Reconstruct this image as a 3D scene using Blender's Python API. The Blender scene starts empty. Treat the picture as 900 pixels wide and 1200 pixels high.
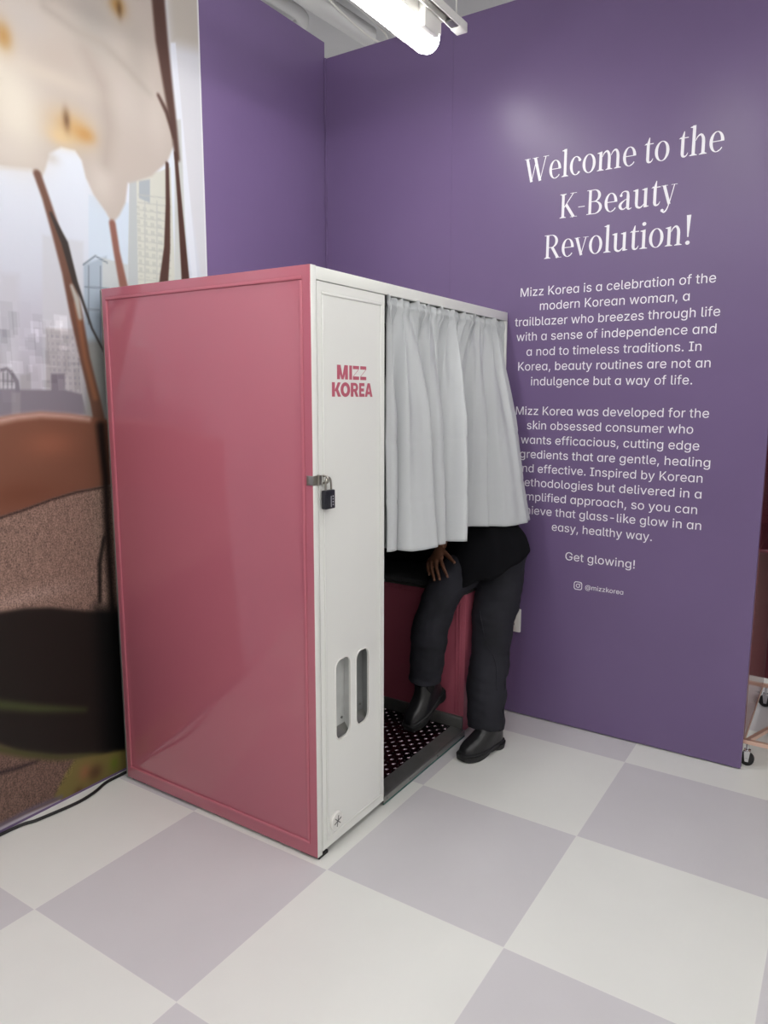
import bpy, bmesh, math, random, os
import numpy as np
from mathutils import Vector, Matrix, Quaternion
random.seed(7)
PI = math.pi
SC = bpy.context.scene
COL = SC.collection

# ------------------------------------------------------------ camera
cam_d = bpy.data.cameras.new('camera')
cam = bpy.data.objects.new('camera', cam_d); COL.objects.link(cam)
cam_d.sensor_fit = 'HORIZONTAL'; cam_d.sensor_width = 36.0
cam_d.lens = 850.064 / 900 * 36.0
cam_d.shift_x = -10.58 / 900
cam_d.shift_y = -4.15 / 900
_r = Vector((0.8425454780160624, 0.5386111211375011, 0.00389585185566))
_d = Vector((0.08475947488066371, -0.12543885785298914, -0.9884740382824889))
_f = Vector((-0.5319144187673794, 0.8331645414487714, -0.15134033824403575))
_m = Matrix((_r, -_d, -_f)).transposed().to_4x4()
_m.translation = Vector((1.4212, -1.7619, 1.5574))
cam.matrix_world = _m
cam_d.clip_start = 0.05; cam_d.clip_end = 60
SC.camera = cam

# ------------------------------------------------------------ world, exposure, lamp power
w = bpy.data.worlds.new('world'); SC.world = w; w.use_nodes = True
w.node_tree.nodes['Background'].inputs[0].default_value = (1.0, 0.99, 0.97, 1)
w.node_tree.nodes['Background'].inputs[1].default_value = 0.25
SC.view_settings.view_transform = 'Standard'; SC.view_settings.look = 'None'
SC.view_settings.exposure = 0.0; SC.view_settings.gamma = 1.0
SC.view_settings.use_curve_mapping = False
LAMP = 19.0                      # emission of the tube diffusers

# ------------------------------------------------------------ helpers
def lin(c):
    c = np.asarray(c, float) / 255.0
    return np.where(c <= 0.04045, c / 12.92, ((c + 0.055) / 1.055) ** 2.4)
def L4(c, k=1.0):
    v = np.clip(lin(c) * k, 0, .95); return (float(v[0]), float(v[1]), float(v[2]), 1.0)

def mat(name, rgb, rough=.5, metal=0.0, spec=.5, coat=0.0, coat_rough=.1, noise=0.0, nscale=8.0, bump=0.0, bscale=60.0, k=1.0, rvar=0.0):
    m = bpy.data.materials.new(name); m.use_nodes = True
    nt = m.node_tree; b = nt.nodes['Principled BSDF']
    c = L4(rgb, k)
    b.inputs['Base Color'].default_value = c
    b.inputs['Roughness'].default_value = rough; b.inputs['Metallic'].default_value = metal
    b.inputs['Specular IOR Level'].default_value = spec
    b.inputs['Coat Weight'].default_value = coat; b.inputs['Coat Roughness'].default_value = coat_rough
    tc = nt.nodes.new('ShaderNodeTexCoord')
    if noise > 0 or rvar > 0:
        n = nt.nodes.new('ShaderNodeTexNoise'); n.inputs['Scale'].default_value = nscale
        n.inputs['Detail'].default_value = 5
        nt.links.new(tc.outputs['Object'], n.inputs['Vector'])
        if noise > 0:
            r = nt.nodes.new('ShaderNodeMapRange')
            r.inputs['From Min'].default_value = .3; r.inputs['From Max'].default_value = .7
            r.inputs['To Min'].default_value = 1 - noise; r.inputs['To Max'].default_value = 1 + noise * .5
            nt.links.new(n.outputs['Fac'], r.inputs['Value'])
            mx = nt.nodes.new('ShaderNodeVectorMath'); mx.operation = 'SCALE'
            mx.inputs[0].default_value = c[:3]
            nt.links.new(r.outputs['Result'], mx.inputs['Scale'])
            nt.links.new(mx.outputs['Vector'], b.inputs['Base Color'])
        if rvar > 0:
            r2 = nt.nodes.new('ShaderNodeMapRange')
            r2.inputs['To Min'].default_value = max(0, rough - rvar); r2.inputs['To Max'].default_value = rough + rvar
            nt.links.new(n.outputs['Fac'], r2.inputs['Value']); nt.links.new(r2.outputs['Result'], b.inputs['Roughness'])
    if bump > 0:
        n2 = nt.nodes.new('ShaderNodeTexNoise'); n2.inputs['Scale'].default_value = bscale; n2.inputs['Detail'].default_value = 3
        nt.links.new(tc.outputs['Object'], n2.inputs['Vector'])
        bp = nt.nodes.new('ShaderNodeBump'); bp.inputs['Strength'].default_value = bump; bp.inputs['Distance'].default_value = .004
        nt.links.new(n2.outputs['Fac'], bp.inputs['Height']); nt.links.new(bp.outputs['Normal'], b.inputs['Normal'])
    return m

def emit(name, rgb, s):
    m = bpy.data.materials.new(name); m.use_nodes = True; nt = m.node_tree
    b = nt.nodes['Principled BSDF']
    b.inputs['Base Color'].default_value = (.9, .9, .9, 1)
    b.inputs['Emission Color'].default_value = rgb + (1,); b.inputs['Emission Strength'].default_value = s
    return m

def empty(name, loc, label=None, cat=None, group=None):
    o = bpy.data.objects.new(name, None); COL.objects.link(o); o.location = loc
    o.empty_display_size = .1
    if label: o['label'] = label
    if cat: o['category'] = cat
    if group: o['group'] = group
    return o
def tag(o, label, cat, group=None):
    o['label'] = label; o['category'] = cat
    if group: o['group'] = group
    return o
def link_mesh(name, me, m, parent=None, smooth=None):
    o = bpy.data.objects.new(name, me); COL.objects.link(o)
    if m is not None and not me.materials: me.materials.append(m)
    if smooth is not None:
        for p in me.polygons: p.use_smooth = True
        if smooth < 179:
            try: me.set_sharp_from_angle(angle=math.radians(smooth))
            except Exception: pass
    if parent is not None:
        o.parent = parent; bpy.context.view_layer.update()
        o.matrix_parent_inverse = parent.matrix_world.inverted()
    return o

class MB:
    """collects shapes in world space, links them as one mesh object"""
    def __init__(s): s.bm = bmesh.new()
    def quadface(s, vs):
        try: return s.bm.faces.new(vs)
        except ValueError: return None
    def box(s, a, b, bevel=0.0, seg=2):
        x0, y0, z0 = [min(a[i], b[i]) for i in range(3)]; x1, y1, z1 = [max(a[i], b[i]) for i in range(3)]
        c = Vector(((x0+x1)/2, (y0+y1)/2, (z0+z1)/2))
        g = bmesh.ops.create_cube(s.bm, size=1.0)
        bmesh.ops.scale(s.bm, vec=(x1-x0, y1-y0, z1-z0), verts=g['verts'])
        bmesh.ops.translate(s.bm, vec=c, verts=g['verts'])
        if bevel > 0:
            es = list({e for v in g['verts'] for e in v.link_edges})
            bmesh.ops.bevel(s.bm, geom=es, offset=bevel, segments=seg, affect='EDGES', profile=.5)
        return s
    def obox(s, c, ax, ay, az, bevel=0.0):
        """oriented box: centre, three half-axis vectors"""
        g = bmesh.ops.create_cube(s.bm, size=2.0)
        M = Matrix((Vector(ax), Vector(ay), Vector(az))).transposed()
        for v in g['verts']: v.co = M @ v.co + Vector(c)
        if bevel > 0:
            es = list({e for v in g['verts'] for e in v.link_edges})
            bmesh.ops.bevel(s.bm, geom=es, offset=bevel, segments=2, affect='EDGES', profile=.5)
        return s
    def rings(s, rings, cap0=True, cap1=True, closed=True):
        """rings: list of lists of points"""
        R = [[s.bm.verts.new(p) for p in r] for r in rings]
        n = len(R[0])
        for a, b in zip(R[:-1], R[1:]):
            for i in range(n if closed else n - 1):
                j = (i + 1) % n
                s.quadface((a[i], a[j], b[j], b[i]))
        if closed and cap0: s.quadface(list(reversed(R[0])))
        if closed and cap1: s.quadface(R[-1])
        return s
    def tube(s, pts, r, n=12, caps=True, up=None, ry=None):
        """tube along a polyline; r float or list; ry second radius (float/list)"""
        P = [Vector(p) for p in pts]
        k = len(P)
        rr = r if isinstance(r, (list, tuple)) else [r] * k
        r2 = rr if ry is None else (ry if isinstance(ry, (list, tuple)) else [ry] * k)
        T = []
        for i in range(k):
            a = P[max(0, i-1)]; b = P[min(k-1, i+1)]
            T.append((b - a).normalized())
        u = Vector(up) if up is not None else (Vector((0, 0, 1)) if abs(T[0].z) < .9 else Vector((1, 0, 0)))
        u = (u - T[0] * u.dot(T[0])).normalized()
        out = []
        for i in range(k):
            if i > 0:
                u = (u - T[i] * u.dot(T[i]))
                if u.length < 1e-6: u = T[i].orthogonal()
                u.normalize()
            v = T[i].cross(u)
            out.append([P[i] + u * (rr[i] * math.cos(2*PI*j/n)) + v * (r2[i] * math.sin(2*PI*j/n)) for j in range(n)])
        return s.rings(out, caps, caps)
    def cyl(s, a, b, r, n=20, r2=None):
        return s.tube([a, b], [r, r if r2 is None else r2], n)
    def ball(s, c, r, n=16):
        g = bmesh.ops.create_uvsphere(s.bm, u_segments=n, v_segments=max(6, n//2), radius=1.0)
        rx, ry, rz = r if isinstance(r, (list, tuple)) else (r, r, r)
        for v in g['verts']: v.co = Vector((v.co.x*rx, v.co.y*ry, v.co.z*rz)) + Vector(c)
        return s
    def prism(s, poly, axis, a, b):
        """poly 2-D points extruded along axis from a to b"""
        def P(u, v, t):
            return {0: (t, u, v), 1: (u, t, v), 2: (u, v, t)}[axis]
        return s.rings([[P(u, v, a) for u, v in poly], [P(u, v, b) for u, v in poly]])
    def build(s, name, m, parent=None, smooth=None):
        bmesh.ops.recalc_face_normals(s.bm, faces=s.bm.faces[:])
        me = bpy.data.meshes.new(name); s.bm.to_mesh(me); s.bm.free()
        return link_mesh(name, me, m, parent, smooth)

def catmull(P, n):
    """resample control points (tuples of any length) smoothly to n points"""
    P = [np.array(p, float) for p in P]
    P = [2*P[0]-P[1]] + P + [2*P[-1]-P[-2]]
    k = len(P) - 3; out = []
    for i in range(n):
        t = i / (n-1) * k; j = min(int(t), k-1); t -= j
        a, b, c, d = P[j:j+4]
        out.append(.5*((2*b) + (-a+c)*t + (2*a-5*b+4*c-d)*t*t + (-a+3*b-3*c+d)*t**3))
    return out

def filled(outer, holes, axis, t0, t1, name, m, parent, smooth=None, bevel=0.0):
    """a plate with holes: 2-D outlines filled and extruded between t0 and t1 along axis 0 (x) or 1 (y)"""
    c = bpy.data.curves.new(name, 'CURVE'); c.dimensions = '2D'; c.fill_mode = 'BOTH'
    for loop in [outer] + holes:
        sp = c.splines.new('POLY'); sp.points.add(len(loop)-1); sp.use_cyclic_u = True
        for p, (u, v) in zip(sp.points, loop): p.co = (u, v, 0, 1)
    c.extrude = abs(t1-t0)/2 - bevel; c.bevel_depth = bevel; c.offset = -bevel; c.bevel_resolution = 2
    o = bpy.data.objects.new('tmp', c); COL.objects.link(o)
    bpy.context.view_layer.update()
    me = bpy.data.meshes.new_from_object(o.evaluated_get(bpy.context.evaluated_depsgraph_get()))
    bpy.data.objects.remove(o); bpy.data.curves.remove(c)
    mid = (t0+t1)/2
    co = np.empty(len(me.vertices)*3); me.vertices.foreach_get('co', co); co = co.reshape(-1, 3)
    nw = np.empty_like(co)
    if axis == 0: nw[:, 0] = mid + co[:, 2]; nw[:, 1] = co[:, 0]; nw[:, 2] = co[:, 1]
    else: nw[:, 1] = mid - co[:, 2]; nw[:, 0] = co[:, 0]; nw[:, 2] = co[:, 1]
    me.vertices.foreach_set('co', nw.ravel()); me.name = name; me.update()
    me.materials.clear()
    return link_mesh(name, me, m, parent, smooth)

def rrect(u0, v0, u1, v1, r, n=6):
    out = []
    for cx, cy, a in ((u1-r, v1-r, 0), (u0+r, v1-r, 90), (u0+r, v0+r, 180), (u1-r, v0+r, 270)):
        for i in range(n+1):
            t = math.radians(a + 90*i/n); out.append((cx + r*math.cos(t), cy + r*math.sin(t)))
    return out

def remesh(o, voxel, smooth_iter=6):
    md = o.modifiers.new('r', 'REMESH'); md.mode = 'VOXEL'; md.voxel_size = voxel; md.use_smooth_shade = True
    if smooth_iter:
        ms = o.modifiers.new('s', 'SMOOTH'); ms.factor = .5; ms.iterations = smooth_iter
    bpy.context.view_layer.update()
    me = bpy.data.meshes.new_from_object(o.evaluated_get(bpy.context.evaluated_depsgraph_get()))
    o.modifiers.clear(); old = o.data; o.data = me; me.name = old.name
    for p in me.polygons: p.use_smooth = True
    return o

# ------------------------------------------------------------ materials
M = {}
M['purple'] = mat('purple_paint', (113, 93, 134), .36, noise=.05, nscale=2.2, bump=.10, bscale=26, spec=.5)
M['purple_side'] = M['purple']
M['ceiling'] = mat('ceiling_paint', (212, 212, 214), .8, noise=.05, nscale=3)
M['pipe'] = mat('pipe_paint', (226, 226, 226), .6)
M['white_wall'] = mat('white_wall_paint', (226, 224, 220), .7, noise=.03)
M['pink'] = mat('pink_lacquer', (180, 101, 115), .08, spec=.6, noise=.03, nscale=1.5)
M['pink_bead'] = mat('pink_moulding', (190, 106, 120), .2)
M['white'] = mat('white_lacquer', (236, 237, 232), .22, noise=.015, nscale=3)
M['white_plastic'] = mat('white_plastic', (232, 231, 226), .35)
M['slot'] = mat('slot_grey_metal', (196, 198, 196), .35, metal=.2, noise=.15, nscale=12)
M['slot_dark'] = mat('slot_dark_metal', (140, 142, 142), .3, metal=.5, noise=.2, nscale=12)
M['bench'] = mat('shaded_pink_paint', (166, 86, 102), .2)  # booth pink darkened: shade inside the booth put into the bench colour
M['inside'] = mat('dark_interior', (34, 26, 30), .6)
M['seat'] = mat('black_vinyl', (74, 73, 76), .45, bump=.1, bscale=180)
M['alu'] = mat('grey_metal_strip', (150, 150, 146), .32, metal=.85, noise=.1, nscale=20)
M['alu_dark'] = mat('dark_grey_strip', (116, 116, 114), .4, metal=.6, noise=.12, nscale=20)
M['plate'] = mat('diamond_plate_metal', (104, 92, 98), .22, metal=1.0, noise=.15, nscale=9)
M['glass_edge'] = mat('green_glass_edge', (66, 106, 100), .15)
M['curtain'] = mat('grey_satin', (190, 193, 195), .42, spec=.45, bump=.06, bscale=400)
M['curtain'].node_tree.nodes['Principled BSDF'].inputs['Sheen Weight'].default_value = .0
M['logo'] = mat('rose_lettering', (192, 98, 116), .4)
M['letter'] = mat('white_vinyl', (246, 244, 250), .4)
M['feet'] = mat('black_rubber', (24, 24, 25), .6)
M['steel'] = mat('brushed_steel', (168, 164, 156), .28, metal=1.0, noise=.1, nscale=40)
M['chrome'] = mat('chrome', (205, 205, 208), .12, metal=1.0)
M['lock'] = mat('black_lock_body', (22, 24, 34), .35, coat=.2)
M['lock_mark'] = mat('pale_print', (190, 190, 196), .5)
M['denim'] = mat('black_denim', (37, 37, 44), .8, spec=.3, noise=.45, nscale=6, bump=.25, bscale=500)
M['shirt'] = mat('black_knit', (18, 18, 21), .95, spec=.1, bump=.1, bscale=300)
M['leather'] = mat('black_leather', (26, 26, 28), .33, noise=.2, nscale=14, bump=.12, bscale=90)
M['sole'] = mat('black_sole', (20, 20, 22), .6)
M['gore'] = mat('black_elastic', (14, 14, 15), .9)
M['skin'] = mat('brown_skin', (112, 75, 56), .5, noise=.12, nscale=30, bump=.08, bscale=200)
M['nail'] = mat('pale_nail', (146, 108, 88), .3)
M['hair'] = mat('black_hair', (18, 15, 14), .6, bump=.4, bscale=120)
M['eye'] = mat('eye_white', (225, 222, 216), .2)
M['lamp'] = emit('lit_diffuser', (1.0, .99, .97), LAMP)
M['rose'] = mat('rose_gold_metal', (232, 196, 176), .3, metal=.55)
M['burgundy'] = mat('burgundy_panel', (92, 34, 48), .2)
M['tinted'] = mat('tinted_brown_panel', (140, 92, 92), .15)
M['black_cable'] = mat('black_cable', (18, 18, 20), .5)
M['outlet_hole'] = mat('outlet_slot', (40, 38, 38), .6)

# ============================================================ ROOM
BX, BY, BZ = 0.996, 1.45, 1.95          # booth depth, length, height
WY, WX = 1.456, -1.0616                 # right partition front plane, left partition front plane
WE = 1.1196                             # free end of the right partition
HR, HL = 3.282, 3.360

def structure(o): o['kind'] = 'structure'; return o

# floor: checkerboard of large vinyl tiles
def floor_material():
    m = bpy.data.materials.new('checker_floor'); m.use_nodes = True; nt = m.node_tree; N = nt.nodes; Lk = nt.links
    b = N['Principled BSDF']
    tc = N.new('ShaderNodeTexCoord'); sp = N.new('ShaderNodeSeparateXYZ'); Lk.new(tc.outputs['Object'], sp.inputs[0])
    S_ = .6374
    def mth(op, a, b_=None, c=None):
        n = N.new('ShaderNodeMath'); n.operation = op
        for i, v in enumerate((a, b_, c)):
            if v is None: continue
            if isinstance(v, (int, float)): n.inputs[i].default_value = v
            else: Lk.new(v, n.inputs[i])
        return n.outputs[0]
    u = mth('DIVIDE', mth('SUBTRACT', sp.outputs[0], .0517), S_)
    v = mth('DIVIDE', mth('SUBTRACT', sp.outputs[1], -.6542), S_)
    par = mth('FLOORED_MODULO', mth('ADD', mth('FLOOR', u), mth('FLOOR', v)), 2.0)   # 0 -> white
    # joints
    def edge(t):
        f = mth('FRACT', t); return mth('MINIMUM', f, mth('SUBTRACT', 1.0, f))
    ed = mth('MINIMUM', edge(u), edge(v))
    joint = N.new('ShaderNodeMapRange'); joint.inputs['From Min'].default_value = .001; joint.inputs['From Max'].default_value = .0035
    joint.inputs['To Min'].default_value = 1; joint.inputs['To Max'].default_value = 0; Lk.new(ed, joint.inputs['Value'])
    mix = N.new('ShaderNodeMix'); mix.data_type = 'RGBA'
    mix.inputs[6].default_value = L4((225, 225, 220)); mix.inputs[7].default_value = L4((203, 200, 202)); Lk.new(par, mix.inputs[0])
    mj = N.new('ShaderNodeMix'); mj.data_type = 'RGBA'; mj.inputs[7].default_value = L4((232, 230, 226))
    mf = mth('MULTIPLY', joint.outputs[0], .55); Lk.new(mf, mj.inputs[0]); Lk.new(mix.outputs[2], mj.inputs[6])
    # worn cloudiness and scattered scuffs
    n1 = N.new('ShaderNodeTexNoise'); n1.inputs['Scale'].default_value = 2.4; n1.inputs['Detail'].default_value = 6; Lk.new(tc.outputs['Object'], n1.inputs['Vector'])
    r1 = N.new('ShaderNodeMapRange'); r1.inputs['From Min'].default_value = .3; r1.inputs['From Max'].default_value = .7
    r1.inputs['To Min'].default_value = .965; r1.inputs['To Max'].default_value = 1.02; Lk.new(n1.outputs['Fac'], r1.inputs['Value'])
    sc = N.new('ShaderNodeVectorMath'); sc.operation = 'SCALE'; Lk.new(mj.outputs[2], sc.inputs[0]); Lk.new(r1.outputs[0], sc.inputs['Scale'])
    vo = N.new('ShaderNodeTexVoronoi'); vo.inputs['Scale'].default_value = 3.3; Lk.new(tc.outputs['Object'], vo.inputs['Vector'])
    sp2 = N.new('ShaderNodeMapRange'); sp2.inputs['From Min'].default_value = .010; sp2.inputs['From Max'].default_value = .016
    sp2.inputs['To Min'].default_value = .75; sp2.inputs['To Max'].default_value = 0; Lk.new(vo.outputs['Distance'], sp2.inputs['Value'])
    ms = N.new('ShaderNodeMix'); ms.data_type = 'RGBA'; ms.inputs[7].default_value = L4((96, 90, 88)); Lk.new(sp2.outputs[0], ms.inputs[0]); Lk.new(sc.outputs[0], ms.inputs[6])
    Lk.new(ms.outputs[2], b.inputs['Base Color'])
    b.inputs['Roughness'].default_value = .38; b.inputs['Specular IOR Level'].default_value = .45
    bp = N.new('ShaderNodeBump'); bp.inputs['Strength'].default_value = .05; bp.inputs['Distance'].default_value = .003
    n2 = N.new('ShaderNodeTexNoise'); n2.inputs['Scale'].default_value = 5; Lk.new(tc.outputs['Object'], n2.inputs['Vector'])
    Lk.new(n2.outputs['Fac'], bp.inputs['Height']); Lk.new(bp.outputs['Normal'], b.inputs['Normal'])
    return m

structure(MB().box((-4.5, -6.2, -.1), (6.2, 5.5, 0)).build('floor', floor_material()))
structure(MB().box((-4.5, -6.2, 3.75), (6.2, 5.5, 3.85)).build('ceiling', M['ceiling']))
structure(MB().box((-4.5, -6.3, 0), (6.2, -6.2, 3.75)).build('wall_back', M['white_wall']))
structure(MB().box((6.1, -6.2, 0), (6.2, 5.5, 3.75)).build('wall_far', M['white_wall']))

# purple partitions, the right one standing a hair above the floor
wr = structure(MB().box((WX - .1, WY, .006), (WE, WY + .03, HR), .002, 1).build('wall_right', M['purple']))
structure(MB().box((WX - .1, -5.0, 0), (WX, WY - .001, HL), .002, 1).build('wall_left', M['purple_side']))
structure(MB().box((WX + .004, WY - .012, 1.2), (WX + .012, WY - .001, HR - .002)).build('trim_corner', M['purple']))
structure(MB().box((-.312, WY - .0012, .01), (-.3095, WY, HR - .004)).build('trim_seam', M['purple']))

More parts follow.
